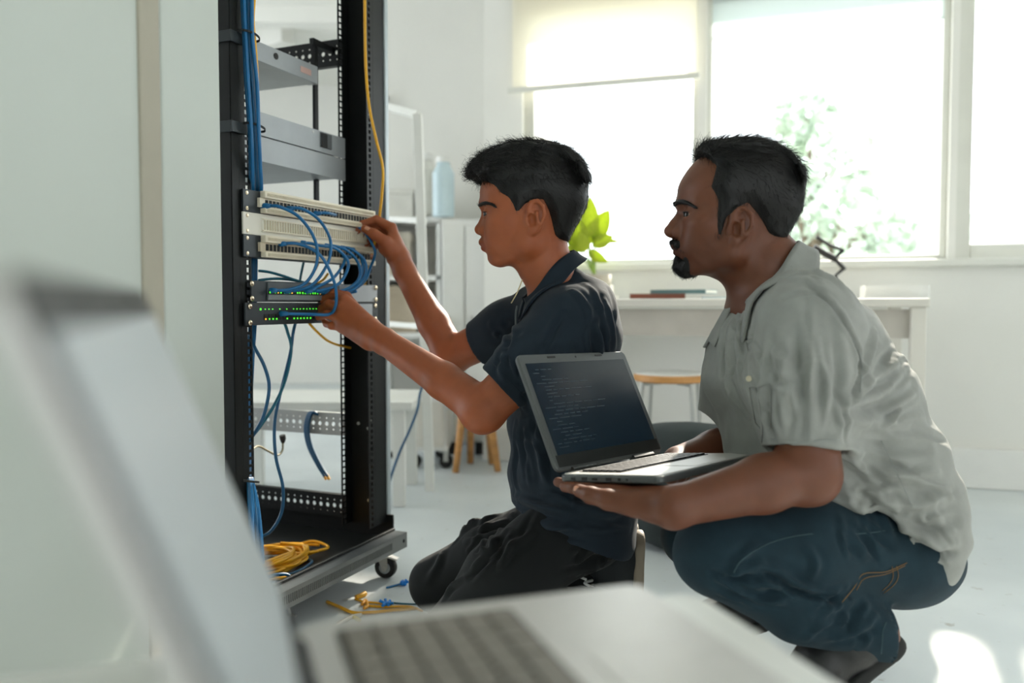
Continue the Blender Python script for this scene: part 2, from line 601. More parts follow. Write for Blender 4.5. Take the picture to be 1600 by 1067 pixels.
M_velcro = mat('black_strap', (34, 37, 38), 0.85, var=0.1, bump=0.2, bscale=500)

rack = empty('server_rack', rp(PW / 2, 0, 0), 'tall black open-frame server rack on casters beside the partition', 'server rack')
TOP = 2.02
PITCH_H = 0.0148
# --- uprights: web + front flange with square holes (+ rear flange)
def hole_strip(s0, s1, d, hs, z0, z1, th, name, m, pitch=PITCH_H, hh=0.0046, hw=0.0046):
    """vertical flange from s0 to s1 with a column of square holes centred at hs"""
    n = int((z1 - z0) / pitch)
    mb = MB()
    org = rp(0, d, z0)
    us = [s0, hs - 0.008, hs + 0.008, s1]
    vs_ = [pitch * k for k in range(n + 1)]
    mb.plate(org, RW, Z, RN, us, vs_, {(1, j): (hw, hh) for j in range(n)}, th, 4)
    return mb.build(name, m, rack)
zb = 0.12
# left upright
mb = MB(); rbx(mb, -0.036, -0.033, 0.0, 0.085, zb, TOP); rbx(mb, -0.036, -0.014, 0.0, 0.003, zb, TOP)
lw = mb.build('upright', M_black, rack, bevel=0.0012)
hole_strip(-0.0145, 0.017, 0.0, 0.0075, zb, TOP, 0.003, 'mounting_flange', M_black)
hole_strip(-0.033, 0.0, 0.082, -0.012, zb, TOP, 0.003, 'rear_flange', M_black)
# little screws on the left web
for k, zz in enumerate((1.62, 1.42, 1.05, 0.95, 0.872, 0.55, 0.33)):
    MB().cyl(rp(-0.0375, 0.034 + 0.012 * (k % 2), zz), rp(-0.0355, 0.034 + 0.012 * (k % 2), zz), 0.0028, 8).build('screw', M_steel, rack)
MB().cyl(rp(-0.0385, 0.043, rz(135, -0.036, 0.04)), rp(-0.0355, 0.043, rz(135, -0.036, 0.04)), 0.0035, 10).build('status_light', M_led, rack)
# right upright: web, front flange, rear flange, light outer trim
mb = MB(); rbx(mb, PW + 0.036, PW + 0.040, 0.0, 0.085, zb, TOP)
rbx(mb, PW + 0.014, PW + 0.066, 0.0, 0.003, zb, TOP)
mb.build('upright', M_black, rack, bevel=0.0012)
hole_strip(PW - 0.014, PW + 0.014, 0.0, PW - 0.001, zb, TOP, 0.003, 'mounting_flange', M_black)
hole_strip(PW - 0.012, PW + 0.036, 0.082, PW - 0.002, zb, TOP, 0.003, 'rear_flange', M_black, hh=0.0056, hw=0.006)
mb = MB(); rbx(mb, PW + 0.066, PW + 0.082, -0.004, 0.012, zb - 0.01, TOP)
mb.build('edge_trim', mat('grey_edge_trim', (170, 180, 184), 0.4, 0.2), rack, bevel=0.003)
# black inner face of the right upright (between the flanges)
mb = MB(); rbx(mb, PW + 0.030, PW + 0.036, 0.004, 0.081, zb, TOP)
mb.build('upright', M_black, rack)
for zz, dd in ((rz(76, PW, 0.05), 0.03), (rz(182, PW, 0.05), 0.022), (rz(665, PW, .05), .06), (rz(672, PW, .05), .03), (rz(787, PW, 0.05), 0.03), (rz(660, PW, 0.05), 0.02)):
    MB().cyl(rp(PW + 0.0285, dd, zz), rp(PW + 0.031, dd, zz), 0.0045, 8).build('screw', M_steel, rack)
# rear uprights
for s in (-0.03, PW + 0.03):
    mb = MB(); rbx(mb, s - 0.02, s + 0.02, 0.56, 0.575, zb, TOP); rbx(mb, s - 0.003, s + 0.003, 0.52, 0.575, zb, TOP)
    mb.build('rear_upright', M_black, rack)
# side braces on the right side, with three rows of round holes
def side_brace(y0, y1, m, name='side_brace'):
    z1, z0 = rz(y0, PW + 0.03, 0.085), rz(y1, PW + 0.03, 0.085)
    mb = MB()
    L = 0.475
    cell = 0.0212
    n = int(L / cell)
    h = z1 - z0
    us = [cell * k for k in range(n + 1)]
    vs_ = [0, h * 0.14, h * 0.34, h * 0.66, h * 0.86, h]
    holes = {}
    for i in range(n):
        holes[(i, 1)] = (0.0024, 0.0024); holes[(i, 2)] = (0.0058, 0.0058); holes[(i, 3)] = (0.0024, 0.0024)
    mb.plate(rp(PW + 0.030, 0.084, z0), RB, Z, -RW, us, vs_, holes, 0.002, 8)
    for zz in (z0, z1):
        rbx(mb, PW + 0.030, PW + 0.046, 0.084, 0.084 + cell * n, zz - 0.0012, zz + 0.0012)
    o = mb.build(name, m, rack)
    return o
side_brace(66, 105, M_black)
side_brace(648, 682, M_grey2)
side_brace(778, 812, M_black)
# left side braces and the top frame
for zz in (1.34, 0.36, 0.17):
    mb = MB(); rbx(mb, -0.034, -0.030, 0.085, 0.56, zz - 0.025, zz + 0.025); mb.build('side_brace', M_black, rack)
mb = MB(); rbx(mb, -0.04, PW + 0.08, -0.002, 0.06, TOP, TOP + 0.03); mb.build('top_beam', M_black, rack, bevel=0.002)
mb = MB(); rbx(mb, -0.04, PW + 0.08, 0.52, 0.58, TOP, TOP + 0.03); mb.build('top_beam', M_black, rack, bevel=0.002)
# thin hanger bar behind the small box and the panels
mb = MB(); rbx(mb, 0.407, 0.420, 0.13, 0.138, 0.885, 1.33); mb.build('hanger_bar', M_black, rack)
mb = MB(); rbx(mb, 0.36, PW + 0.035, 0.128, 0.140, 0.868, 0.886); mb.build('hanger_bar', M_black, rack)
mb = MB(); rbx(mb, 0.40, PW + 0.035, 0.128, 0.140, 1.318, 1.334); mb.build('hanger_bar', M_black, rack)

# --- base: open tray with a slotted front panel
bz0, bz1 = 0.072, 0.110
bd0, bd1 = -0.078, 0.60
bs0, bs1 = -0.05, PW + 0.035
mb = MB(); rbx(mb, bs0, bs1, -0.04, bd1, bz0 + 0.006, bz0 + 0.012)
mb.build('base_tray', M_black, rack)
mb = MB()
rbx(mb, bs0, bs1, -0.044, -0.036, bz0 + 0.012, bz1 + 0.006)
mb.build('tray_lip', M_black, rack, bevel=0.0015)
mb = MB(); rbx(mb, bs0, bs0 + 0.006, -0.04, bd1, bz0, bz1); rbx(mb, PW + 0.062, PW + 0.068, -0.02, bd1, bz0, zb + 0.02)
rbx(mb, bs1, PW + 0.068, -0.02, bd1, bz0 + 0.004, bz0 + 0.012)
rbx(mb, bs0, bs1, bd1 - 0.006, bd1, bz0, bz1)
mb.build('tray_side', M_black, rack)
# front panel with upright slots
fp = MB()
SL = bs1 - bs0
n = 64
us = [0, 0.05] + [0.05 + (SL - 0.12) * k / n for k in range(1, n + 1)] + [SL - 0.035, SL - 0.02, SL]
h = bz1 - bz0
vs_ = [0, h * 0.26, h * 0.74, h]
holes = {(i + 1, 1): (0.0019, h * 0.235) for i in range(n)}
fp.plate(rp(bs0, bd0, bz0), RW, Z, RN, us, vs_, holes, 0.002, 4)
fp.build('slotted_front_panel', M_tray, rack)
mb = MB(); rbx(mb, bs0, bs1, bd0, -0.044, bz1 - 0.003, bz1); mb.build('front_ledge', mat('worn_grey_steel', (112, 116, 118), 0.34, 0.6, var=0.12, scale=30), rack, bevel=0.001)
mb = MB(); rbx(mb, bs0 + 0.002, bs1 - 0.002, bd0 + 0.02, bd0 + 0.023, bz0, bz1 - 0.003); mb.build('slot_backing', M_hole, rack)
for s in (bs0 + 0.02, bs1 - 0.016):
    MB().cyl(rp(s, bd0 - 0.001, (bz0 + bz1) / 2), rp(s, bd0 + 0.003, (bz0 + bz1) / 2), 0.0045, 10).build('bolt', M_hole, rack)
# casters
def caster(s, d, ang, lock):
    c = rp(s, d, 0)
    a = Vector((math.cos(ang), math.sin(ang), 0))       # rolling direction
    b = Vector((-a.y, a.x, 0))
    r = 0.0275
    root = MB().lathe(c + Z * (bz0 - 0.007), [(0.012, 0), (0.02, 0.002), (0.02, 0.006), (0.012, 0.0065)], 16).build('caster', M_steel, rack)
    wc = c + a * 0.008 + Z * r
    MB().lathe(wc - b * 0.010, [(r * 0.55, -0.0005), (r * 0.93, 0.0), (r, 0.004), (r, 0.016), (r * 0.93, 0.020), (r * 0.55, 0.0205)], 28, b).build('wheel', M_rubber, root, smooth=False)
    MB().lathe(wc - b * 0.0112, [(0.003, -0.001), (r * 0.52, 0), (r * 0.52, 0.0224), (0.003, 0.0234)], 20, b).build('wheel_hub', M_greyp, root)
    f = MB()
    for q in (-1, 1):
        o = wc + b * (0.0145 * q)
        top = c + b * (0.0145 * q) + Z * (bz0 - 0.006)
        pts = [top - a * 0.014, top + a * 0.016, o + a * 0.009 + Z * 0.004, o + a * 0.004 - Z * 0.008, o - a * 0.004 - Z * 0.008, o - a * 0.008 + Z * 0.004]
        f.add([p + b * 0.001 for p in pts] + [p - b * 0.001 for p in pts],
              [tuple(range(6)), tuple(reversed(range(6, 12)))] + [(k, k + 6, (k + 1) % 6 + 6, (k + 1) % 6) for k in range(6)])
    f.box(c + Z * (bz0 - 0.0075), (0.016, 0.0155, 0.0012), (a, b, Z))
    f.build('fork', M_steel, root)
    MB().cyl(wc - b * 0.018, wc + b * 0.018, 0.004, 8).build('axle', M_steel, root)
    if lock:
        MB().box(c + a * 0.026 + Z * 0.052, (0.014, 0.009, 0.002), ((a - Z * 0.25).normalized(), b, (Z + a * 0.25).normalized())).build('brake_pedal', M_white, root)
caster(PW - 0.005, -0.032, math.radians(-12), True)
caster(0.0, -0.02, math.radians(200), False)
caster(0.0, 0.54, math.radians(120), False)
caster(PW, 0.54, math.radians(40), False)
# clamps around the left upright
for yy in (62, 200):
    z = rz(yy, -0.036, 0.0)
    h2 = 0.011
    mb = MB()
    rbx(mb, -0.039, -0.036, -0.003, 0.09, z - h2, z + h2)
    rbx(mb, -0.039, 0.004, -0.006, -0.003, z - h2, z + h2)
    mb.build('cable_clamp', M_panelk, rack, bevel=0.001)
    MB().cyl(rp(-0.041, 0.045, z), rp(-0.0385, 0.045, z), 0.004, 8).build('screw', M_steel, rack)

# --- rack-mounted units
def unit(name, s0, s1, z0, z1, d0, depth, m_face, m_body, label, cat, ear=0.024, ears=True, group=None):
    r = empty(name, rp((s0 + s1) / 2, d0 + 0.002, z0), label, cat, group)
    mb = MB(); rbx(mb, s0 + ear, s1 - ear, d0 + 0.002, d0 + depth, z0 + 0.0015, z1 - 0.0015)
    mb.build('housing', m_body, r, bevel=0.0008)
    mb = MB(); rbx(mb, s0, s1, d0 - 0.0025, d0 + 0.002, z0 + 0.0004, z1 - 0.0004)
    mb.build('face_plate', m_face, r, bevel=0.0006)
    return r
def screws(r, s, zs, d=-0.0035):
    for z in zs:
        MB().lathe(rp(s, d, z), [(0.0056, 0.0), (0.0056, 0.0015), (0.004, 0.0032), (0.0012, 0.0036)], 10, RN).build('screw', M_screw, r)

U = 0.0444
zp1 = rz(297, 0, 0)                       # top of the first patch panel
# three patch panels
for k, (lab, mface) in enumerate((
        ('topmost patch panel, cream strip of square sockets with three blue cords', M_panelk),
        ('middle patch panel with cream face and white punch-down row', M_panelw),
        ('lowest patch panel, cream strip above the loops of blue cords', M_panelk))):
    z1 = zp1 - U * k; z0 = z1 - U
    r = unit('patch_bay', -0.012, PW + 0.012, z0, z1, -0.004, 0.05, mface, M_panelk, lab, 'patch panel', group='patch panels in the rack')
    screws(r, -0.0005, (z0 + 0.007, z1 - 0.007))
    screws(r, PW + 0.0015, (z0 + 0.007, z1 - 0.007))
    # raised ivory connector strip
    s0, s1 = 0.045, PW - 0.008
    mb = MB()
    if k == 1:
        rbx(mb, 0.04, s1 + 0.004, -0.0095, -0.006, z0 + 0.008, z1 - 0.008)
        mb.build('connector_strip', M_panelw, r)
        rim = MB(); rbx(rim, 0.040, s1, -0.0125, -0.0095, z0 + 0.0095, z0 + 0.012); rbx(rim, 0.040, s1, -0.0125, -0.0095, z1 - 0.012, z1 - 0.0095)
        rim.build('strip_rim', M_ivory, r)
        ports = MB(); bl = MB()
        for q in range(48):
            sc = 0.048 + (s1 - 0.058) * q / 47
            rbx(ports, sc - 0.0022, sc + 0.0022, -0.0100, -0.0085, z0 + 0.0135, z1 - 0.0135)
            rbx(bl, sc - 0.003, sc - 0.0018, -0.0130, -0.0095, z0 + 0.0125, z1 - 0.0125)
        ports.build('socket_row', mat('olive_contact', (150, 135, 100), 0.5), r)['kind'] = 'stuff'
        bl.build('punch_down_row', M_ivory, r)['kind'] = 'stuff'
    else:
        rbx(mb, s0 - 0.008, s1, -0.020, -0.0065, z0 + 0.001, z0 + 0.0125)
        mb.build('lower_connector_bar', M_ivory, r, bevel=0.0015)
        mb = MB(); rbx(mb, s0 - 0.008, s1, -0.020, -0.0065, z1 - 0.0135, z1 + 0.001)
        mb.build('upper_connector_bar', M_ivory, r, bevel=0.0015)
        mb = MB(); rbx(mb, s0 - 0.016, s1, -0.013, -0.0065, z0 + 0.0125, z1 - 0.0135)
        mb.build('port_strip', M_ivory if k == 0 else mat('beige_plastic', (196, 184, 160), 0.5), r)
        ports = MB(); ribs = MB()
        for q in range(34):
            sc = s0 + 0.004 + (s1 - s0 - 0.014) * q / 33
            rbx(ports, sc - 0.0040, sc + 0.0040, -0.0142, -0.0128, z0 + 0.0150, z1 - 0.0165)
        for q in range(90):
            sc = s0 + (s1 - s0 - 0.01) * q / 89
            for (a, b) in ((z0 + 0.0035, z0 + 0.0095), (z1 - 0.0095, z1 - 0.0035)):
                rbx(ribs, sc - 0.0011, sc + 0.0011, -0.0212, -0.0198, a, b)
        ports.build('socket_row', M_hole, r)['kind'] = 'stuff'
        ribs.build('contact_ribs', mat('cream_ribs', (200, 190, 166), 0.55), r)['kind'] = 'stuff'

# two network switches
zs1 = rz(437, 0, 0)
sw1 = unit('network_switch', 0.006, PW + 0.014, zs1 - U, zs1 - 0.001, -0.006, 0.24, M_panelk, M_panelk,
           'dark network switch with green lights above the lower switch, cords looping over it', 'network switch', group='network switches in the rack')
zs2 = zs1 - U - 0.0005
sw2 = unit('network_switch', -0.012, PW + 0.016, zs2 - U * 1.04, zs2, -0.006, 0.24, M_panelk, M_panelk,
           'lowest network switch at the kneeling worker\'s lower hand, two rows of green lights', 'network switch', group='network switches in the rack')
screws(sw1, 0.0005 + 0.002, (zs1 - 0.008, zs1 - U + 0.007), -0.012)
screws(sw1, PW + 0.002, (zs1 - 0.008, zs1 - U + 0.007), -0.012)
screws(sw2, 0.0, (zs2 - 0.008, zs2 - U + 0.004), -0.009)
screws(sw2, PW + 0.004, (zs2 - 0.008, zs2 - U + 0.004), -0.009)
mb = MB(); rbx(mb, 0.30, PW + 0.012, -0.0100, -0.0085, zs1 - U + 0.002, zs1 - 0.003); mb.build('silver_cover', M_greyp, sw1)
mb = MB(); rbx(mb, 0.32, PW - 0.01, -0.0100, -0.0085, zs2 - U + 0.001, zs2 - 0.003); mb.build('silver_cover', M_greyp, sw2)
mb = MB(); rbx(mb, 0.052, 0.30, -0.0115, -0.0085, zs1 - U + 0.004, zs1 - 0.004); mb.build('port_block', mat('dark_grey_plastic', (72, 78, 82), 0.45), sw1)
mb = MB(); rbx(mb, 0.052, 0.30, -0.0125, -0.0112, zs1 - U + 0.005, zs1 - U + 0.015); mb.build('label_strip', mat('grey_label', (120, 126, 128), 0.5), sw1)
lp = MB(); la = MB(); lk = MB()
for q in range(28):
    sc = 0.056 + 0.24 * q / 27
    rbx(lk, sc - 0.0034, sc + 0.0034, -0.0126, -0.0112, zs1 - U + 0.0165, zs1 - U + 0.0235)
    if random.random() < 0.72:
        (la if random.random() < 0.12 else lp).box(rp(sc + random.uniform(-.001, .001), -0.0130, zs1 - U + 0.0200), (0.0014, 0.0005, 0.0018), RAX)
lk.build('socket_row', M_hole, sw1)['kind'] = 'stuff'
lp.build('indicator_lights', M_led, sw1)['kind'] = 'stuff'
la.build('amber_lights', M_leda, sw1)['kind'] = 'stuff'
lp = MB(); la = MB(); lk = MB()
for q in range(24):
    sc = 0.046 + 0.26 * q / 23
    rbx(lk, sc - 0.0040, sc + 0.0040, -0.0095, -0.0082, zs2 - U + 0.0085, zs2 - U + 0.0205)
    rbx(lp, sc - 0.0012, sc + 0.0012, -0.0095, -0.0083, zs2 - 0.0146, zs2 - 0.0128) if random.random() < .8 else None
    if random.random() < 0.7:
        (la if random.random() < 0.2 else lp).box(rp(sc, -0.0100, zs2 - U + 0.0105), (0.0015, 0.0005, 0.0015), RAX)
rbx(lp, 0.030, 0.033, -0.0100, -0.0083, zs2 - 0.0160, zs2 - 0.0120)
lk.build('socket_row', M_hole, sw2)['kind'] = 'stuff'
lp.build('indicator_lights', M_led, sw2)['kind'] = 'stuff'
la.build('amber_lights', M_leda, sw2)['kind'] = 'stuff'

# two blank grey units hung on the rear flanges
e_ = 0.003
zt = rz(218, PW - 0.005, 0.08); zm = rz(250, PW - 0.005, 0.08); zl = rz(284, PW - 0.005, 0.08)
for (a, b, lab) in ((zm + 0.0008, zt, 'upper grey blank unit with a black latch, behind the blue cable bundle'),
                    (zl, zm - 0.0008, 'lower grey blank unit directly above the patch panels')):
    r = unit('rack_unit', -0.02, PW + 0.006, a, b, 0.079, 0.30, M_greyp, M_greyp, lab, 'rack unit', ear=0.03, group='grey blank units in the rack')
    if a == zm + 0.0008:
        mb = MB(); rbx(mb, 0.352, 0.395, 0.073, 0.077, a + 0.012, b - 0.004); mb.build('latch_plate', mat('dark_plate', (96, 100, 102), 0.45, 0.2), r)
        mb = MB(); rbx(mb, 0.352, 0.374, 0.070, 0.0745, a + 0.012, b - 0.006); mb.build('latch', M_black2, r, bevel=0.001)
        for sx in (0.04, 0.325):
            MB().cyl(rp(sx, 0.0755, b - 0.008), rp(sx, 0.078, b - 0.008), 0.003, 8).build('screw', M_steel, r)
# small grey box higher up
zx = 1.222
r = empty('rack_shelf_box', rp(0.2, 0.12, zx), 'slim grey device near the top of the rack, seen from below', 'network device')
mb = MB(); rbx(mb, 0.0, 0.402, 0.122, 0.40, zx, zx + 0.040); mb.build('housing', M_grey2, r, bevel=0.001)
mb = MB(); rbx(mb, 0.0, 0.402, 0.118, 0.122, zx - 0.001, zx + 0.041); mb.build('face_plate', M_greyp, r, bevel=0.001)
mb = MB(); rbx(mb, 0.335, 0.375, 0.1170, 0.1185, zx + 0.012, zx + 0.026); mb.build('pink_sticker', mat('pale_red_sticker', (200, 165, 155), 0.6), r)
MB().lathe(rp(0.245, 0.1185, zx + 0.024), [(0.0075, 0), (0.0075, 0.0025), (0.004, 0.003)], 12, RN).build('power_button', M_black2, r)
mb = MB(); rbx(mb, -0.034, 0.0, 0.10, 0.38, zx + 0.005, zx + 0.035); mb.build('bracket', M_black, r)
mb = MB(); rbx(mb, 0.402, 0.4075, 0.125, 0.15, zx, zx + 0.04); mb.build('bracket', M_steel, r)
mb = MB(); rbx(mb, 0.0, 0.41, 0.16, 0.36, zx + 0.041, zx + 0.052); mb.build('dark_cover', M_black, r)

# ------------------------------------------------------------------ cables
def cable(pts, m, rad, label, name='patch_cable', group=None, plug0=None, plug1=None, n=7, sides=8, cat='cable'):
    P = spline(pts, n)
    o = MB().tube(P, rad, sides).build(name, m, smooth=True)
    tag(o, label, cat, group)
    for (pl, a, b) in ((plug0, P[0], P[1]), (plug1, P[-1], P[-2])):
        if pl:
            d = (a - b).normalized() if pl is True else pl
            boot = MB().tube([a - d * 0.016, a - d * 0.004, a + d * 0.006], [rad * 1.15, rad * 1.7, rad * 1.9], 8).build('strain_relief', m, o, smooth=True)
            q = d.orthogonal().normalized()
            MB().box(a + d * 0.010, (0.0055, 0.0045, 0.007), (q, d.cross(q), d)).build('plug', M_plug, o)
    return o
M_plug = mat('clear_plug', (150, 175, 190), 0.3, var=0.05)
def R(lst, d):
    """photo pixels -> points, each with its own depth in front of the rack"""
    return [rk(x, y, dd) for (x, y, dd) in lst]
G1 = 'blue patch cords looping between panels and switches'
cr = 0.0035
loops = [
 ([(413, 322, -.014), (424, 321.5, -.03), (437, 323, -.05), (465, 337, -.065), (487, 364, -.07), (496, 392, -.07), (492, 420, -.065), (476, 443, -.05), (451, 452.5, -.03), (424, 454, -.012)], 'blue patch cord plugged in leftmost on the topmost patch panel'),
 ([(449, 326, -.014), (462, 325, -.03), (476, 328, -.045), (499, 344, -.055), (515.5, 372.5, -.06), (515.5, 400.6, -.06), (504, 426, -.055), (487, 445.5, -.04), (466, 453, -.025), (445, 455, -.012)], 'blue patch cord second from left on the topmost patch panel'),
 ([(438, 381, -.014), (450, 380, -.03), (466, 381, -.045), (487, 389, -.06), (504, 403, -.075), (518, 429, -.085), (525, 454, -.085), (524, 479, -.075), (514, 491, -.055), (487, 491, -.03), (462, 490.5, -.018), (440, 490, -.011)], 'blue patch cord dropping in front of the rest to the lowest switch'),
 ([(468, 379.5, -.014), (484, 380, -.025), (499, 383.5, -.04), (524, 388, -.05), (541, 403, -.055), (544, 417, -.055), (535, 437, -.05), (521, 448, -.04), (499, 454, -.025), (478, 455, -.012)], 'blue patch cord looping third from the right under the lowest patch panel'),
 ([(505, 384, -.014), (520, 384, -.03), (538, 389, -.045), (555, 403, -.05), (563, 423, -.05), (558, 440, -.045), (538, 453, -.035), (513, 455, -.02), (497, 455, -.012)], 'blue patch cord looping second from the right under the lowest patch panel'),
 ([(530, 387, -.014), (541, 387, -.03), (552, 391, -.045), (569, 406, -.055), (572, 426, -.055), (560.5, 445.5, -.045), (541, 457, -.035), (520, 458, -.02), (505, 457, -.012)], 'outermost blue patch cord loop at the right end of the lowest patch panel'),
 ([(545, 390, -.014), (556, 393, -.02), (564, 402, -.03), (567, 420, -.03), (560, 440, -.025), (545, 452, -.02), (530, 457, -.012)], 'blue patch cord tucked behind the outermost loop'),
 ([(539, 402, -.02), (536, 414, -.026), (521, 434, -.03), (500, 446, -.022), (484, 452, -.012)], 'short blue patch cord slanting behind the loops'),
]
for pts, lab in loops:
    cable(R(pts, 0), M_blue, cr, lab, group=G1, plug0=RB, plug1=RB)
CAB3 = R([(492, 333.5, -.014), (503, 332.5, -.025), (517, 334, -.03)], 0) + [at(538, 341, 2.010), at(552, 348.5, 2.000), at(562, 355.5, 1.991), at(572, 366, 1.988), at(581, 380, 1.984),
        at(586, 393, 1.988), at(584, 405, 2.000), at(579, 417, 2.010)] + R([(572, 436, -.03), (560, 448, -.02), (548, 455, -.012)], 0)
cable(CAB3, M_blue, cr, 'blue patch cord pinched by the kneeling worker\'s raised hand', group=G1, plug0=RB, plug1=RB)
# cords behind the panels
back = [
 ([(404, 423, .05), (420, 425, .04), (442, 431, .03), (470, 440, .03), (500, 446, .04)], M_teal, 'teal cord running right behind the upper switch, upper of two'),
 ([(404, 438, .05), (420, 436, .045), (440, 435.5, .04), (465, 439, .05), (490, 445, .06)], M_teal, 'teal cord running right behind the upper switch, lower of two'),
 ([(476, 404, .10), (473, 416, .10), (470, 430, .10), (468, 442, .10)], M_teal, 'short upright teal cord between panels and switch'),
 ([(499, 404, .06), (496, 414, .06), (491, 424, .06), (484, 436, .07), (478, 446, .08)], M_yel, 'short yellow cord between panels and switch'),
 ([(512, 428, .05), (505, 437, .04), (494, 443, .04), (478, 446, .05)], M_yel, 'thin yellow cord lying on the upper switch'),
 ([(483, 505, .03), (494, 517, .03), (510, 531, .04), (525, 538, .06), (541, 542, .08), (552, 544, .084)], M_yel, 'yellow cord bowing below the lowest switch to the right upright'),
 ([(577, 398, .01), (579, 412, .01), (576, 426, .01), (572, 440, .01), (566, 452, .02)], M_yel, 'yellow cord at the right end of the panels'),
]
for pts, m, lab in back:
    cable(R(pts, 0), m, 0.003, lab, name='network_cable', group='cords behind the panels')
lower = [
 ([(444, 503, .06), (449, 518, .06), (455, 546, .06), (446, 593, .05), (429, 632, .04), (408, 664, .045), (391, 686, .05), (384, 700, .06)], M_teal, 'teal cable slanting left below the lowest switch'),
 ([(462, 503, .06), (458, 520, .06), (453, 554, .06), (438, 615, .05), (429, 662, .04), (431, 714, .03), (442, 761, .03), (440, 800, .04), (424, 829, .06), (405, 840, .08)], M_blue2, 'long blue cable hanging from the lowest switch to the base'),
 ([(391, 520, .05), (397, 541, .03), (413, 572, .01), (420.5, 606, 0.0), (412, 649, .01), (398, 676, .03), (388, 690, .05)], M_blue2, 'blue cable bowing out beside the left upright'),
]
for pts, m, lab in lower:
    cable(R(pts, 0), m, 0.0036, lab, name='network_cable', group='cables hanging below the switches')
# power cord with plug
pc = cable(R([(390, 706, .10), (403, 697, .14), (418, 704, .17), (433, 711, .18), (441, 704, .185), (442, 690, .185)], 0), mat('olive_cord', (112, 106, 74), 0.6), 0.0026,
           'thin olive power cord with a black plug below the grey side brace', name='power_cord')
MB().tube([rk(442, 692, .185), rk(442, 686, .185), rk(441, 680, .185)], [0.004, 0.0075, 0.0075], 10).build('plug', M_black2, pc)
# left bundle: from the top of the picture down to the first patch panel, then behind the panels, then to the base
for k in range(6):
    o = (k - 2.5)
    dj = 0.006 + 0.006 * (k % 2)
    xs = [385 + o * 3.0, 386 + o * 3.0, 388 + o * 2.6, 393 + o * 3.4, 397 + o * 2.9, 399 + o * 3.0, 400 + o * 3.2]
    ys = [-60, 0, 60, 130, 200, 255, 300]
    ds = [-.004, -.004, -.006, -.008, -.010, -.004, .02]
    pts = [(x, y, d - dj * (1 if k < 4 else 1.8)) for x, y, d in zip(xs, ys, ds)]
    pts += [(398 + o * 1.4, 345, .07), (396 + o * 1.5, 420, .07), (395 + o * 1.5, 500, .07 + .004 * k), (391 + o * 1.6, 560, .075), (388 + o * 1.4, 640, .075), (388 + o * 1.5, 730, .03), (391 + o * 1.2, 750, .0),
            (396 + o * 2.6, 790, -.008), (400 + o * 3.2, 840, -.01 - dj), (402 + o * 3.4, 880, -.015)]
    cable(R(pts, 0), M_blue if k % 3 else M_blue2, 0.0040, '%s blue cable of the tied bundle running down the left upright' % ('leftmost', 'second', 'third', 'fourth', 'fifth', 'rightmost')[k],
          name='network_cable', group='blue cables of the left bundle', n=6)
for j, (yy, xx) in enumerate(((56, 388), (199, 397), (752, 391))):
    c = rk(xx, yy, -.012 if j < 2 else -.004)
    mb = MB()
    ring = [c + RW * (0.024 * math.cos(a)) * (1.0 if j < 2 else .6) + RN * (0.018 * math.sin(a)) + Z * (-0.004 * math.cos(a)) for a in [k * math.pi / 12 for k in range(25)]]
    for q in range(24):
        a, b = ring[q], ring[q + 1]
        mb.add([a - Z * 0.0022, b - Z * 0.0022, b + Z * 0.0022, a + Z * 0.0022], [(0, 1, 2, 3)])
    t = mb.build('cable_tie', M_velcro)
    sd = t.modifiers.new('thick', 'SOLIDIFY'); sd.thickness = 0.0014
    tag(t, ('black cable tie around the blue bundle at the upper clamp', 'black cable tie around the blue bundle at the lower clamp', 'dark tie around the blue bundle just above the base')[j], 'cable tie')
# yellow ones: beside the bundle, and down the right upright
cable(R([(399, -60, -.02), (397, 0, -.02), (395.5, 35, -.022), (400, 90, -.02), (402, 140, -.005), (398, 180, .03), (392, 230, .06)], 0), M_yel, 0.0034, 'yellow cable alongside the top of the blue bundle', name='network_cable')
cable(R([(569, -60, -.01), (570, 0, -.012), (571, 90, -.016), (576, 160, -.03), (587, 215, -.05), (598, 262, -.06), (597, 300, -.055), (594, 330, -.045), (589, 362, -.03), (580, 400, -.012), (576, 425, 0)], 0), M_yel, 0.0034, 'long yellow cable bowing away from the right upright', name='network_cable')
# short blue bundle hung over the grey side brace
for k in range(3):
    o = k - 1
    pts = [(491 + o * 2, 652, 0.16), (488 + o * 2.5, 644, 0.14), (482 + o * 2.5, 652, 0.13), (479 + o * 2.5, 671, 0.125), (484 + o * 2.6, 697, 0.12), (498 + o * 2.4, 726, 0.115), (510 + o * 2.4, 745 - 4 * (k % 2), 0.11)]
    P = [on_plane(x, y, rp(PW + 0.025 - 0.003 * k, 0, 0), RW) for (x, y, d) in pts]
    P[0] = P[0] + RW * 0.02
    c = cable(P, M_blue2, 0.0036, 'short blue cable hung over the grey perforated side brace, %s of the three' % ('left one', 'middle one', 'right one')[k], name='network_cable', group='cut blue cables on the side brace')
    MB().tube([P[-1], P[-1] + (P[-1] - P[-2]).normalized() * 0.008], 0.0042, 8).build('yellow_end', M_yel, c)
# blue cable at the right of the rack, hanging from the low shelf
cable([at(668, 590, 2.75), at(657, 612, 2.70), at(652, 640, 2.66), at(640, 672, 2.62), at(625, 705, 2.60), at(610, 748, 2.58), at(602, 782, 2.56), at(598, 815, 2.56), at(590, 850, 2.56)], M_blue2, 0.0042,
      'blue cable hanging in a curve right of the rack', name='network_cable')
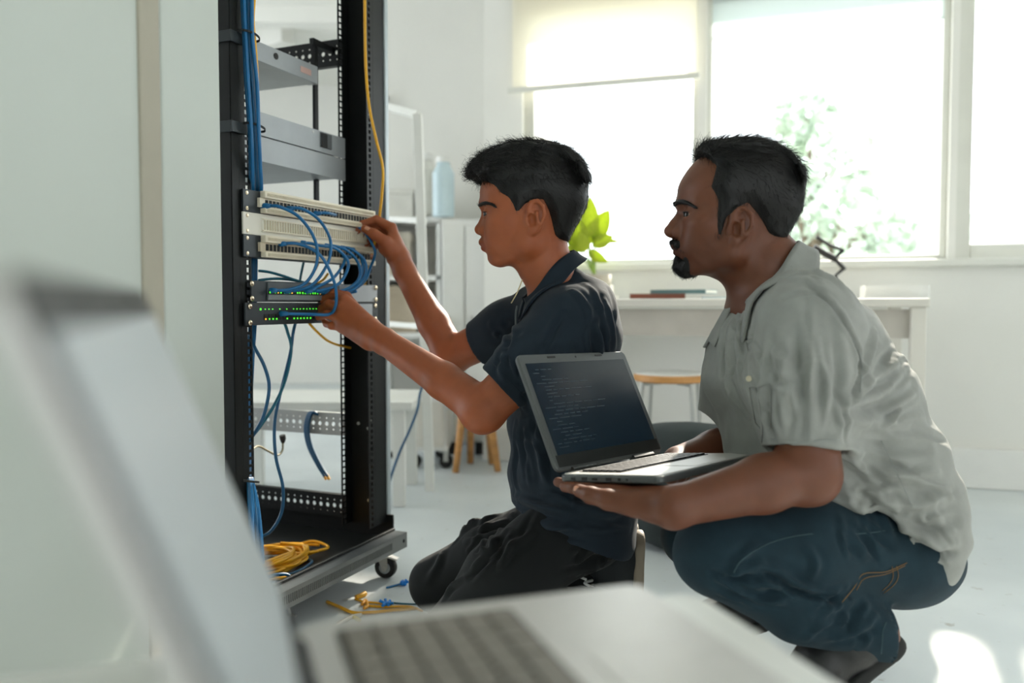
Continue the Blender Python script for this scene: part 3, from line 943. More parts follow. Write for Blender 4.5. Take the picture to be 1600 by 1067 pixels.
# heap on the base
zt_ = bz0 + 0.0125
def heap_cable(c, turns, ra, rb, m, label, ang, seed, h0, tail=None):
    rnd = random.Random(seed)
    pts = []
    n = int(turns * 10)
    for i in range(n):
        a = ang + 2 * math.pi * i / 10
        k = 1 + 0.16 * rnd.uniform(-1, 1)
        p = Vector(c) + RW * (ra * k * math.cos(a)) + RB * (rb * k * math.sin(a))
        p.z = zt_ + h0 + 0.004 + 0.0045 * rnd.random() + 0.0035 * (i // 10)
        pts.append(p)
    if tail:
        pts += tail
    return cable(pts, m, 0.0036, label, name='network_cable', group='loose cables heaped in the rack base', n=5)
B = lambda s, d, h: rp(s, d, zt_ + h)
heap_cable(B(.18, .11, 0), 4.2, .100, .070, M_yel, 'yellow cable coiled on the rack base, widest coil underneath', 0.3, 1, 0.0)
heap_cable(B(.20, .10, 0), 4.0, .082, .060, M_yel, 'yellow cable coiled on the rack base, middle of the heap', 1.3, 2, 0.012)
heap_cable(B(.15, .09, 0), 3.6, .070, .050, M_yel, 'yellow cable coiled on top of the heap in the rack base', 2.1, 3, 0.024)
heap_cable(B(.31, .09, 0), 1.8, .045, .038, M_yel, 'small yellow loop at the right end of the heap', 0.0, 4, 0.004)
heap_cable(B(.04, .03, 0), 1.2, .045, .03, M_yel, 'yellow cable at the front left of the heap', 0.5, 5, 0.006,
           [B(.10, -.005, .016), B(.16, -.015, .010), B(.20, -.02, .006)])
heap_cable(B(.18, .06, 0), 1.2, .07, .05, M_blue2, 'blue cable lying under the yellow coils', 2.0, 6, 0.0)
heap_cable(B(.05, .015, 0), 1.1, .03, .022, M_blue2, 'blue cable arching over the front left of the heap', 1.0, 7, 0.002,
           [B(.06, -.005, .032), B(.09, -.02, .028), B(.105, -.028, .006)])

# ------------------------------------------------------------------ offcuts on the floor
def fl_pt(px, py, h=0.004):
    return on_plane(px, py, (0, 0, h), (0, 0, 1))
def scrap(pix, m, rad, label, cat='cable offcut', lift=0.0, name='cable_offcut'):
    P = [fl_pt(x, y, rad + (lift if 0 < i < len(pix) - 1 else 0)) for i, (x, y) in enumerate(pix)]
    o = MB().tube(spline(P, 6), rad, 8).build(name, m, smooth=True)
    return tag(o, label, cat, 'cable offcuts on the floor')
M_wcab = mat('white_wire', (222, 214, 200), 0.5)
scrap([(511, 940), (530, 948), (552, 957), (580, 957), (610, 954), (650, 951)], M_yel, 0.0038, 'longest yellow offcut on the floor in front of the rack')
scrap([(556, 933), (565, 930), (571, 927)], M_yel, 0.0055, 'short thick yellow stub nearest the rack base')
scrap([(555, 936), (570, 940), (590, 942), (612, 945)], M_yel, 0.0024, 'thin yellow wire leading to the blue clip')
scrap([(571, 946), (585, 947), (605, 948), (640, 948), (660, 955)], M_yel, 0.0030, 'yellow wire passing under the blue clip')
scrap([(520, 982), (535, 972), (550, 964), (565, 961)], M_wcab, 0.0050, 'white wire end on the floor near the foreground laptop')
scrap([(604, 918), (616, 915), (630, 911)], M_blue, 0.0026, 'thin light-blue offcut beside the kneeling knee')
scrap([(608, 941), (630, 943), (655, 944)], M_teal, 0.0018, 'thin teal wire beside the kneeling knee')
scrap([(566, 944), (571, 938), (574, 946), (569, 950)], mat('orange_tip', (240, 170, 60), 0.5), 0.0040, 'orange connector boot among the offcuts')
scrap([(548, 963), (556, 966), (562, 970)], mat('pale_yellow_plastic', (225, 205, 120), 0.5), 0.0045, 'pale yellow stub lying across the white wire')
def clip_star(px, py, sz, label, seed):
    rnd = random.Random(seed)
    c = fl_pt(px, py, 0.006)
    mb = MB()
    mb.box(c, (sz * .55, sz * .3, 0.005), (Vector((.9, .43, 0)), Vector((-.43, .9, 0)), Z))
    for k in range(6):
        a = k * 1.05 + rnd.uniform(-.2, .2)
        d = Vector((math.cos(a), math.sin(a), rnd.uniform(-.1, .5)))
        mb.tube([c, c + d * sz * 0.6, c + d * sz * rnd.uniform(.9, 1.3)], [0.004, 0.0032, 0.0036], 6)
    o = mb.build('cable_clip', mat('bright_blue_plastic', (20, 130, 220), 0.4))
    return tag(o, label, 'cable clip', 'blue plastic clips on the floor')
clip_star(604, 944, 0.015, 'spiky blue plastic clip among the yellow offcuts', 3)
clip_star(631, 911, 0.009, 'small blue plastic clip next to the dark knee', 5)
tri = empty('floor_bracket', fl_pt(445, 962, 0), 'small bent metal bracket on the floor below the rack base', 'bracket')
q = fl_pt(445, 962, 0)
MB().tube([q + Vector((-.012, 0, .002)), q + Vector((-.004, .004, .022)), q + Vector((.004, .006, .024)), q + Vector((.012, 0, .002))], 0.0035, 8).build('bent_arm', M_steel, tri)
MB().tube([q + Vector((-.02, -.006, .003)), q + Vector((.02, -.004, .003)), q + Vector((.028, -.012, .003))], 0.003, 8).build('foot', M_steel, tri)

# ------------------------------------------------------------------ furniture along the walls
M_oak = mat('light_wood', (206, 150, 88), 0.5, var=0.15, scale=6, stretch=(1, 1, 8))
M_desk = mat('off_white_desk', (224, 220, 210), 0.5, var=0.02)
# desk against the window wall
a, b = wt(924), wt(1406)
desk = empty('desk', W0 + WE * ((a + b) / 2) - WO * 0.35, 'long off-white desk under the windows behind the two men', 'desk')
mb = MB(); wbox(mb, a, b, -0.64, -0.06, 0.672, 0.70); mb.build('desk_top', M_desk, desk, bevel=0.004)
mb = MB(); wbox(mb, a + .05, b - .05, -0.60, -0.58, 0.575, 0.665); mb.build('front_apron', mat('warm_grey_panel', (196, 190, 180), 0.6), desk)
for t in (a + 0.03, b - 0.03):
    for d in (-0.61, -0.10):
        mb = MB(); wbox(mb, t - 0.022, t + 0.022, d - 0.022, d + 0.022, 0, 0.672); mb.build('leg', M_desk, desk, bevel=0.004)
def wpt(t, d, z):
    return W0 + WE * t + WO * d + Z * z
def slab_thing(name, t, d, z, half, m, label, cat, ang=0.0, group=None):
    ca, sa = math.cos(ang), math.sin(ang)
    ax = (WE * ca + WO * sa, WO * ca - WE * sa, Z)
    o = MB().rbox(wpt(t, d, z + half[2]), half, ax, r=min(half[0], half[1]) * 0.08).build(name, m)
    return tag(o, label, cat, group)
def book(t, d, z, half, mcover, label, ang):
    ca, sa = math.cos(ang), math.sin(ang)
    ax = (WE * ca + WO * sa, WO * ca - WE * sa, Z)
    r = empty('book', wpt(t, d, z), label, 'book', 'books and papers on the desk')
    c = wpt(t, d, z + half[2])
    MB().box(c, (half[0] - .003, half[1] - .003, half[2] - .002), ax).build('pages', mat('paper', (236, 232, 222), 0.8), r)
    for s in (-1, 1):
        MB().box(c + Z * (s * (half[2] - .001)), (half[0], half[1], .001), ax).build('cover', mcover, r)
    MB().box(c - ax[1] * (half[1] - .001), (half[0], .001, half[2] - .002), ax).build('spine', mcover, r)
tb = wt(1075)
book(tb - .06, -.47, .70, (.095, .07, .009), mat('dark_red_cover', (120, 66, 48), 0.5), 'thin dark red book under the teal folder on the desk', 0.1)
book(tb + .03, -.46, .718, (.10, .065, .007), mat('teal_cover', (92, 122, 124), 0.5), 'thin teal book lying on top of the dark red book', -0.25)
slab_thing('paper_stack', tb + .18, -.45, .70, (.09, .07, .004), mat('pale_blue_paper', (205, 218, 220), 0.8), 'pale blue sheets right of the books on the desk', 'paper', 0.1)
slab_thing('paper_stack', wt(975) - .0, -.48, .70, (.06, .06, .006), mat('white_paper', (236, 236, 232), 0.8), 'white sheets at the left end of the desk beside the dark polo back', 'paper', 0.2)
slab_thing('flat_box', wt(1375), -.35, .70, (.10, .09, .022), M_white, 'flat white box at the right end of the desk', 'box', 0.0)
slab_thing('storage_box', wt(965) - .02, -.32, .70, (.055, .05, .028), mat('light_grey_card', (190, 190, 182), 0.7), 'small grey box on the desk under the potted plant leaves', 'box', 0.05)
# desk lamp with a folded black arm
lt = wt(1300)
lamp = empty('desk_lamp', wpt(lt, -.2, .70), 'black folding desk lamp behind the grey shirt shoulder', 'lamp')
MB().lathe(wpt(lt, -.2, .70), [(.06, 0), (.06, .012), (.02, .018)], 24).build('base', M_black2, lamp)
Yl = wpt(lt, -.2, 0).y
MB().tube([wpt(lt, -.2, .712), at(1306, 430, Yl), at(1318, 420, Yl)], 0.006, 8).build('stem', M_black2, lamp)
MB().tube([at(1320, 421, Yl), at(1304, 404, Yl), at(1317, 391, Yl)], 0.008, 8).build('elbow_joint', M_black2, lamp)
MB().tube([at(1276, 370, Yl), at(1296, 383, Yl), at(1318, 391, Yl)], 0.006, 8).build('upper_arm', M_black2, lamp)
MB().tube([at(1272, 386, Yl), at(1288, 396, Yl), at(1306, 405, Yl)], 0.012, 8).build('lamp_head', M_black2, lamp)

# potted plant on the desk
pt = wt(942)
pd = -.16
plant = empty('potted_plant', wpt(pt, pd, .70), 'leafy yellow-green pot plant behind the kneeling worker\'s neck', 'plant')
MB().lathe(wpt(pt, pd, .70), [(.045, 0), (.06, .01), (.065, .10), (.06, .10), (.055, .09), (.01, .088)], 24).build('pot', mat('pale_clay', (196, 188, 172), 0.7), plant, smooth=True)
def leaf_material():
    m = bpy.data.materials.new('fresh_leaf')
    m.use_nodes = True
    nt = m.node_tree
    nt.nodes.remove(nt.nodes['Principled BSDF'])
    tl = nt.nodes.new('ShaderNodeBsdfTranslucent'); df = nt.nodes.new('ShaderNodeBsdfDiffuse')
    n = nt.nodes.new('ShaderNodeTexNoise'); n.inputs['Scale'].default_value = 14
    rp_ = nt.nodes.new('ShaderNodeValToRGB')
    rp_.color_ramp.elements[0].color = lin((150, 180, 62)) + (1,)
    rp_.color_ramp.elements[1].color = lin((222, 226, 96)) + (1,)
    nt.links.new(n.outputs['Fac'], rp_.inputs['Fac'])
    nt.links.new(rp_.outputs[0], tl.inputs['Color']); nt.links.new(rp_.outputs[0], df.inputs['Color'])
    mx = nt.nodes.new('ShaderNodeMixShader'); mx.inputs['Fac'].default_value = 0.5
    nt.links.new(tl.outputs[0], mx.inputs[1]); nt.links.new(df.outputs[0], mx.inputs[2])
    nt.links.new(mx.outputs[0], nt.nodes['Material Output'].inputs['Surface'])
    return m
M_leaf = leaf_material()
M_stem = mat('green_stem', (120, 150, 60), 0.6)
def leaf(base, tip, width, bend, parent, nrm=None):
    base, tip = Vector(base), Vector(tip)
    ax = tip - base
    nrm = Vector(nrm or (0.2, -1, 0.15)).normalized()
    sd = ax.cross(nrm).normalized()
    nn = sd.cross(ax).normalized()
    V, F = [], []
    N = 9
    for i in range(N + 1):
        t = i / N
        wdt = width * (math.sin(math.pi * (t ** 0.75)) ** 0.8 if 0 < t < 1 else 0.03)
        p = base + ax * t + nn * (bend * math.sin(math.pi * t)) - Z * (abs(bend) * 0.6 * t * t)
        for s in (-1, 0, 1):
            V.append(p + sd * (wdt * s) + nn * (abs(s) * wdt * 0.25))
    for i in range(N):
        for k in (0, 1):
            F.append((i * 3 + k, i * 3 + k + 1, i * 3 + k + 4, i * 3 + k + 3))
    o = MB().add(V, F).build('leaf', M_leaf, parent, smooth=True)
    sd_ = o.modifiers.new('thick', 'SOLIDIFY'); sd_.thickness = 0.0008
    return o
pY = wpt(pt, pd, 0).y
pbase = wpt(pt, pd, .79)
for (x0, y0, x1, y1, wd, bd, dy) in (
        (917, 372, 922, 304, .030, .01, 0.0), (925, 375, 952, 325, .032, -.012, .03), (905, 385, 898, 335, .030, .01, -.02),
        (925, 385, 958, 366, .022, .012, .02), (905, 395, 888, 350, .030, .012, .04), (918, 392, 950, 405, .018, -.02, -.03),
        (915, 380, 935, 345, .028, .0, .05), (900, 400, 880, 385, .028, .015, .0), (912, 395, 905, 360, .024, .01, -.04), (930, 380, 970, 374, .008, .02, .06)):
    bp_ = at(x0, y0, pY + dy * .5); tp_ = at(x1, y1, pY + dy)
    MB().tube(spline([pbase, (pbase + bp_) / 2 + Vector((0, 0, .02)), bp_ + (tp_ - bp_) * .1], 4), 0.0025, 6).build('stem', M_stem, plant)
    leaf(bp_, tp_, wd * 1.3, bd, plant)

# round stool with wooden rim before the desk
sY = 2.80
sc_ = at(1048, 582, sY)
st = empty('round_stool', (sc_.x, sY, 0), 'round stool with pale seat, wooden rim and thin grey legs', 'stool')
zs = sc_.z
MB().lathe((sc_.x, sY, zs - .028), [(.118, 0), (.124, .004), (.124, .020), (.120, .024)], 40).build('seat_rim', M_oak, st, smooth=False)
MB().lathe((sc_.x, sY, zs - .0045), [(.118, 0), (.119, .003), (.112, .006), (.02, .0065)], 40).build('seat_pad', M_white, st)
for k in range(4):
    an = math.radians(25 + 90 * k)
    d = Vector((math.cos(an), math.sin(an), 0))
    MB().tube(spline([Vector((sc_.x, sY, zs - .032)) + d * .04, Vector((sc_.x, sY, zs - .034)) + d * .095, Vector((sc_.x, sY, zs - .06)) + d * .115, Vector((sc_.x, sY, 0.0)) + d * .135], 6), 0.007, 8).build('leg', mat('pale_grey_tube', (180, 182, 178), 0.4, 0.3), st, smooth=True)
# dark floor cushion behind the held laptop
cY = 2.35
pc_ = at(1075, 720, cY)
pouf = empty('floor_cushion', (pc_.x, cY, 0), 'dark grey round cushion on the floor behind the open laptop', 'cushion')
hh = at(1075, 660, cY).z
MB().lathe((pc_.x, cY, 0), [(.10, 0), (.145, .02), (.16, hh * .4), (.15, hh * .75), (.115, hh * .96), (.02, hh)], 32).build('cushion_cover', mat('dark_grey_felt', (52, 60, 60), 0.95, bump=.3, bscale=300), pouf, smooth=True)
MB().tube([Vector((pc_.x + .156 * math.cos(k * math.pi / 16), cY + .156 * math.sin(k * math.pi / 16), hh * .55)) for k in range(33)], 0.004, 6, False).build('piping', mat('dark_piping', (40, 46, 46), 0.9), pouf, smooth=True)

# white leaning shelf frame, cabinet, jars, bench
M_whm = mat('white_metal', (236, 236, 230), 0.4, var=0.02)
fr = empty('shelf_frame', at(672, 768, 3.02), 'tall white metal shelf frame standing right of the rack', 'shelf')
fz = lambda px, py, yy: at(px, py, yy)
fy = 3.02
def strip(pts, hw, hd, name, m, parent):
    mb = MB()
    for p, q in zip(pts[:-1], pts[1:]):
        d = (Vector(q) - Vector(p)); L = d.length; d.normalize()
        s = d.cross(Y).normalized() if abs(d.dot(Y)) < .95 else X
        n_ = d.cross(s)
        mb.box((Vector(p) + Vector(q)) / 2, (hw, hd, L / 2 + hw * .6), (s, n_, d))
    return mb.build(name, m, parent, bevel=.003)
strip([at(672, 768, fy), at(652, 183, fy)], .017, .012, 'post', M_whm, fr)
strip([at(652, 180, fy), at(588, 163, fy + .35)], .013, .012, 'top_rail', M_whm, fr)
strip([at(595, 740, fy + .5), at(566, 170, fy + .5)], .013, .012, 'post', M_whm, fr)
for (y0, y1) in ((346, 352), (510, 516)):
    strip([at(662, y0, fy), at(580, y0 - 6, fy + .4)], .010, .012, 'cross_rail', M_whm, fr)
# low white bench / shelf board with legs, seen through and beside the rack
by = 2.95
bz = at(500, 618, by).z
bn = empty('low_bench', (at(520, 618, by).x, by, 0), 'low white bench standing behind the rack', 'bench')
x0, x1 = at(352, 618, by).x, at(655, 618, by).x
MB().b2((x0, by - .20, bz - .028), (x1, by + .22, bz)).build('bench_top', M_whm, bn, bevel=.004)
for xx in (x0 + .06, x1 - .05):
    for yy in (by - .16, by + .18):
        MB().b2((xx - .02, yy - .02, 0), (xx + .02, yy + .02, bz - .028)).build('leg', M_whm, bn, bevel=.003)
MB().b2((x0 + .08, by + .16, bz - .10), (x1 - .07, by + .18, bz - .03)).build('back_rail', M_whm, bn)
# cabinet with doors
cy = 3.72
cx0, cx1 = at(690, 340, cy).x, at(762, 340, cy).x
cz = at(700, 342, cy).z
cb = empty('cabinet', ((cx0 + cx1) / 2, cy + .2, 0), 'white cabinet behind the kneeling worker\'s face, with a glass jar on top', 'cabinet')
MB().b2((cx0, cy + .012, .06), (cx1, cy + .42, cz)).build('body', M_white, cb, bevel=.004)
xm = cx0 + (cx1 - cx0) * .5
for (a_, b_) in ((cx0 + .004, xm - .003), (xm + .003, cx1 - .004)):
    d_ = MB().b2((a_, cy - .006, .08), (b_, cy + .010, cz - .03)).build('door', M_white, cb, bevel=.003)
    hx = b_ - .03 if a_ < xm - .1 and b_ < xm else a_ + .03
    MB().b2((hx - .004, cy - .022, cz * .5), (hx + .004, cy - .008, cz * .5 + .1)).build('handle', M_steel, d_)
for xx in (cx0 + .04, cx1 - .04):
    for yy in (cy + .05, cy + .36):
        MB().b2((xx - .018, yy - .018, 0), (xx + .018, yy + .018, .06)).build('foot', M_black2, cb)
# shelf left of the cabinet, on the wall
sy_ = 4.0
sz_ = at(640, 340, sy_).z
sx0, sx1 = at(592, 340, sy_).x, at(688, 340, sy_).x
ws_ = empty('wall_shelf', ((sx0 + sx1) / 2, sy_ + .15, sz_ - .03), 'white open shelf unit on the wall between rack and cabinet', 'shelf')
for py_ in (338, 430, 520):
    zz = at(640, py_, sy_).z
    MB().b2((sx0, sy_, zz - .025), (sx1, sy_ + .30, zz)).build('shelf_board', M_white, ws_, bevel=.003)
for xx in (sx0, sx1 - .02):
    MB().b2((xx, sy_, 0.0), (xx + .02, sy_ + .30, sz_ - .025)).build('side_panel', M_white, ws_)
def jar(px, py0, py1, yy, rad, m, mlid, label, cat='jar'):
    b_ = at(px, py1, yy); t_ = at(px, py0, yy)
    b_.z = max(b_.z, 0)
    h_ = t_.z - b_.z
    r = empty('glass_jar', b_, label, cat)
    MB().lathe(b_, [(rad * .92, 0), (rad, .006), (rad, h_ * .72), (rad * .62, h_ * .86), (rad * .6, h_ * .9)], 24).build('jar_body', m, r, smooth=False)
    MB().lathe(b_ + Z * (h_ * .9), [(rad * .66, 0), (rad * .66, h_ * .09), (rad * .6, h_ * .1)], 20).build('lid', mlid, r)
    return r
M_jar = mat('frosted_blue_glass', (196, 216, 222), 0.25, var=0.05)
jar(693, 245, 339, 3.80, .050, M_jar, M_white, 'frosted pale blue bottle on the cabinet')
o_ = at(667, 338, 4.12); o_.z = sz_
jar(666, 240, 338, 4.12, .055, mat('frosted_glass', (214, 214, 206), 0.3), M_white, 'tall frosted jar on the wall shelf beside the blue bottle')
# boxes on the shelf
for (pa, pb, py0, py1, m_, lab) in ((600, 640, 360, 428, mat('cream_card', (214, 206, 190), .7), 'cream storage box on the middle shelf board'),
                                     (603, 650, 445, 518, mat('beige_card', (200, 186, 164), .7), 'beige storage box on the lower shelf board'),
                                     (600, 645, 290, 336, mat('white_card', (226, 224, 216), .7), 'white storage box on top of the wall shelf')):
    p0, p1 = at(pa, py1, sy_ + .06), at(pb, py0, sy_ + .06)
    zz = at(640, {428: 430, 518: 520, 336: 338}[py1], sy_).z
    r = empty('storage_box', ((p0.x + p1.x) / 2, sy_ + .16, zz), lab, 'box')
    MB().b2((p0.x, sy_ + .06, zz), (p1.x, sy_ + .24, zz + (p1.z - p0.z) * .8)).build('box_body', m_, r, bevel=.003)
    MB().b2((p0.x - .004, sy_ + .056, zz + (p1.z - p0.z) * .8), (p1.x + .004, sy_ + .244, zz + (p1.z - p0.z))).build('lid', m_, r, bevel=.003)
# wooden-legged stool under / behind the arm
wy = 3.35
wsx = at(742, 640, wy)
wsn = empty('wooden_stool', (wsx.x, wy, 0), 'wooden-legged stool half hidden behind the kneeling worker\'s elbow', 'stool')
tz = at(742, 610, wy).z
MB().lathe((wsx.x, wy, tz - .03), [(.12, 0), (.13, .006), (.13, .024), (.12, .03)], 32).build('seat', mat('grey_green_seat', (150, 160, 150), .6), wsn)
for (px, py, dy, tx) in ((712, 722, 0.0, 725), (778, 718, .02, 762), (735, 700, .20, 735), (768, 700, .18, 760)):
    f_ = at(px, py, wy + dy); f_.z = 0
    t_ = at(tx, 612, wy + dy * .6); t_.z = tz - .03
    MB().tube([f_, t_], [.013, .017], 10).build('leg', M_oak, wsn, smooth=True)
# small trolley with black wheels beside the cabinet
ty = 3.42
tr0, tr1 = at(606, 700, ty).x, at(700, 700, ty).x
tro = empty('trolley', ((tr0 + tr1) / 2, ty, 0), 'low white trolley with black wheels behind the shelf frame', 'trolley')
tz0, tz1 = at(650, 705, ty).z, at(650, 620, ty).z
MB().b2((tr0, ty, tz0), (tr1, ty + .3, tz1)).build('body', M_white, tro, bevel=.004)
MB().b2((tr0 + .02, ty - .008, tz0 + .02), (tr1 - .02, ty - .001, tz1 - .02)).build('front_panel', M_desk, tro)
for (px, yy) in ((648, ty + .03), (697, ty + .03), (615, ty + .25), (690, ty + .25)):
    c_ = at(px, 716, yy)
    MB().lathe((c_.x, yy - .012, .028), [(.012, -.001), (.028, 0), (.028, .024), (.012, .025)], 20, Y).build('wheel', M_rubber, tro)
    MB().b2((c_.x - .01, yy - .02, .028), (c_.x + .01, yy + .02, tz0)).build('wheel_bracket', M_steel, tro)
# light fitting on the wall: small dark clip seen beside the rack
ck = at(597, 156, 4.29)
cl_ = MB().lathe(ck, [(.02, 0), (.02, .03), (.012, .05)], 12, Vector((0.6, -.8, 0))).build('wall_hook', M_black2)
tag(cl_, 'small black hook on the white wall right of the rack', 'hook')

# ------------------------------------------------------------------ laptops
M_lapg = mat('grey_laptop_shell', (86, 90, 90), 0.4, 0.3, var=0.04, scale=60)
M_laps = mat('silver_laptop_deck', (206, 204, 201), 0.4, 0.35, var=0.03, scale=60)
M_key = mat('dark_key', (38, 40, 42), 0.5, var=0.08)
M_bezel = mat('black_bezel', (20, 24, 24), 0.45, var=0.08)

def screen_material(name, rgb, emit, lines):
    m = bpy.data.materials.new(name)
    m.use_nodes = True
    nt = m.node_tree
    b = nt.nodes['Principled BSDF']
    b.inputs['Roughness'].default_value = 0.22
    b.inputs['Specular IOR Level'].default_value = 0.5
    c = lin(rgb)
    b.inputs['Base Color'].default_value = tuple(x * .6 for x in c) + (1,)
    tc = nt.nodes.new('ShaderNodeTexCoord')
    n = nt.nodes.new('ShaderNodeTexNoise')
    n.inputs['Scale'].default_value = 8
    nt.links.new(tc.outputs['Object'], n.inputs['Vector'])
    rp_ = nt.nodes.new('ShaderNodeValToRGB')
    rp_.color_ramp.elements[0].color = tuple(x * .92 for x in c) + (1,)
    rp_.color_ramp.elements[1].color = c + (1,)
    nt.links.new(n.outputs['Fac'], rp_.inputs['Fac'])
    nt.links.new(rp_.outputs[0], b.inputs['Emission Color'])
    b.inputs['Emission Strength'].default_value = emit
    return m

def laptop(origin, ax, W, D, L, tilt, label, mats, deckth=0.017, lidth=0.007, code=False, keygap=0.0025, m_key=None, m_well=None, gloss=None):
    """origin: hinge end; ax: (along hinge, to the front, up); tilt: lid leaning back"""
    root = empty('laptop', origin, label, 'laptop', None)
    hx, hy, hz = ax
    o = Vector(origin)
    P = lambda x, y, z: o + hx * x + hy * y + hz * z
    shell, deckm, bez, scr = mats
    MB().rbox(P(W / 2, D / 2, -deckth / 2), (W / 2, D / 2, deckth / 2), ax, r=.012).build('base', shell, root, bevel=.0025)
    MB().rbox(P(W / 2, D / 2, 0.0008), (W / 2 - .004, D / 2 - .004, .0008), ax, r=.010).build('palm_deck', M_laps, root)
    kw0, kw1, kd0, kd1 = .022, W - .022, .022, D * .56
    MB().rbox(P((kw0 + kw1) / 2, (kd0 + kd1) / 2, .0019), ((kw1 - kw0) / 2, (kd1 - kd0) / 2, .0004), ax, r=.004).build('keyboard_well', m_well or bez, root)
    rows = 6
    kme = None
    for r_ in range(rows):
        cols = 14 if r_ < 5 else 8
        widths = [1.0] * cols
        if r_ == 5:
            widths = [1.2, 1, 1, 5.2, 1, 1, 1, 1]
        if r_ in (2, 3, 4):
            widths[0] = 1.5 + .2 * (r_ - 2); widths[-1] = 1.6
        tot = sum(widths)
        x = kw0 + .004
        ww = (kw1 - kw0 - .008)
        y0 = kd0 + .003 + (kd1 - kd0 - .006) * r_ / rows
        y1 = kd0 + .003 + (kd1 - kd0 - .006) * (r_ + 1) / rows
        for wd in widths:
            w_ = ww * wd / tot
            MB().rbox(P(x + w_ / 2, (y0 + y1) / 2, .0035), (w_ / 2 - keygap / 2, (y1 - y0) / 2 - keygap / 2, .0014), ax, r=.0016, n=2).build('key', m_key or M_key, root)
            x += w_
    MB().rbox(P(W * .47, D * .79, .0019), (W * .16, D * .155, .0004), ax, r=.004).build('touchpad', M_laps, root, bevel=0)
    for sx in (W * .22, W * .78):
        MB().tube([P(sx - .03, -.002, .002), P(sx + .03, -.002, .002)], .0065, 12).build('hinge', bez, root)
    # lid
    lz = (hz * math.cos(tilt) - hy * math.sin(tilt)).normalized()
    ly = hx.cross(lz)
    if ly.dot(hy) < 0:
        ly = -ly
    lax = (hx, lz, ly)
    Q = lambda x, h, d: o - hy * .002 + hz * .004 + hx * x + lz * h + ly * d
    MB().rbox(Q(W / 2, L / 2, -lidth / 2), (W / 2, L / 2, lidth / 2), lax, r=.012).build('lid', shell, root, bevel=.002)
    MB().rbox(Q(W / 2, L / 2, .0006), (W / 2 - .002, L / 2 - .002, .0006), lax, r=.010).build('bezel', deckm if code else bez, root)
    b0, b1, t0, t1 = .013, W - .013, .026, L - .017
    MB().box(Q((b0 + b1) / 2, .016, .0014), ((b1 - b0) / 2 + .006, .010, .0003), lax).build('lower_bezel', bez, root)
    s_ = MB().box(Q((b0 + b1) / 2, (t0 + t1) / 2, .0015), ((b1 - b0) / 2, (t1 - t0) / 2, .0004), lax).build('screen', scr, root)
    MB().cyl(Q(W / 2, L - .008, .0012), Q(W / 2, L - .008, .0018), .0018, 10).build('webcam', M_black2, root)
    for q in (.28, .72):
        MB().box(Q(W * q, L - .007, .0013), (.010, .0016, .0006), lax).build('rubber_bumper', M_black2, root)
    if code:
        rnd = random.Random(4)
        txt = MB()
        yv = t1 - .012
        while yv > t0 + .008:
            xx = b0 + .010 + .008 * rnd.randint(0, 3)
            for q in range(rnd.randint(1, 6)):
                wl_ = rnd.uniform(.006, .028)
                if xx + wl_ > b1 - .03:
                    break
                txt.box(Q(W - xx - wl_ / 2 if code == 'flip' else xx + wl_ / 2, yv, .0020), (wl_ / 2, .0007, .0001), lax)
                xx += wl_ + .004
            yv -= .0062
        txt.build('code_lines', mat('code_text', (38, 54, 62), .4, emit=.03), s_)['kind'] = 'stuff'
    return root, P, Q

# held laptop (hinge axis runs from the far end to the near end)
LO = Vector((0.27748, 1.50654, 0.40798))
lhx = Vector((-0.6939981, -0.71973411, 0.01869353))
lhy = Vector((0.71560327, -0.68669231, 0.1279282))
lhz = lhx.cross(lhy).normalized()
lap_scr = screen_material('dark_code_screen', (20, 36, 48), 0.25, True)
HL, LP, LQ = laptop(LO, (lhx, lhy, lhz), .295, .19, .203, .347,
       'open grey laptop held level on the crouching man\'s hand, dark screen', (M_lapg, M_lapg, M_bezel, lap_scr), code='flip', deckth=.011)
# ports on its near side
for (q, wd, hh_) in ((.03, .008, .004), (.052, .010, .005), (.072, .010, .003), (.098, .009, .005), (.118, .004, .004), (.132, .003, .003)):
    MB().box(LP(.2953, q, -.0055), (.0006, wd / 2, hh_ / 2), (lhx, lhy, lhz)).build('port', M_hole, HL)

# foreground laptop on a small white table
TR = Vector((.142, .637, 0)); ta = Vector((-.95, -.31, 0)).normalized(); tb_ = Vector((-ta.y, ta.x, 0))
if tb_.y > 0: tb_ = -tb_
TZ = .458
tbl = empty('side_table', TR + ta * .29 + tb_ * .27, 'small white table carrying the blurred foreground laptop', 'table')
MB().rbox(TR + ta * .29 + tb_ * .27 + Z * (TZ - .011), (.29, .27, .011), (ta, tb_, Z), r=.02).build('table_top', M_white, tbl, bevel=.003)
for sa in (.05, .53):
    for sb in (.05, .49):
        MB().tube([TR + ta * sa + tb_ * sb + Z * (TZ - .022), TR + ta * sa + tb_ * sb], .014, 10).build('leg', M_white, tbl)
fy_ = Vector((.944, .33, 0)).normalized()
fx_ = Vector((fy_.y, -fy_.x, 0))                      # along the hinge, towards the camera
fz_ = fx_.cross(fy_)
if fz_.z < 0: fz_ = -fz_
FO = Vector((-.138, .52, TZ + .0185))
scr2 = screen_material('painted_reflection_screen', (170, 180, 185), 0.0, False)
scr2.node_tree.nodes['Principled BSDF'].inputs['Base Color'].default_value = lin((196, 203, 206)) + (1,)  # pale base colour stands in for the bright reflection on the screen
scr2.node_tree.nodes['Principled BSDF'].inputs['Roughness'].default_value = 0.38
scr2.node_tree.nodes['Principled BSDF'].inputs['Specular IOR Level'].default_value = 1.0
scr2.node_tree.nodes['Principled BSDF'].inputs['IOR'].default_value = 1.5
FL, FP, FQ = laptop(FO, (fx_, fy_, fz_), .335, .245, .225, math.radians(22),
       'large blurred silver laptop open in the foreground', (M_laps, M_laps, M_bezel, scr2), m_key=mat('taupe_key', (128, 122, 114), .5), m_well=mat('brown_grey_well', (84, 80, 75), .5))

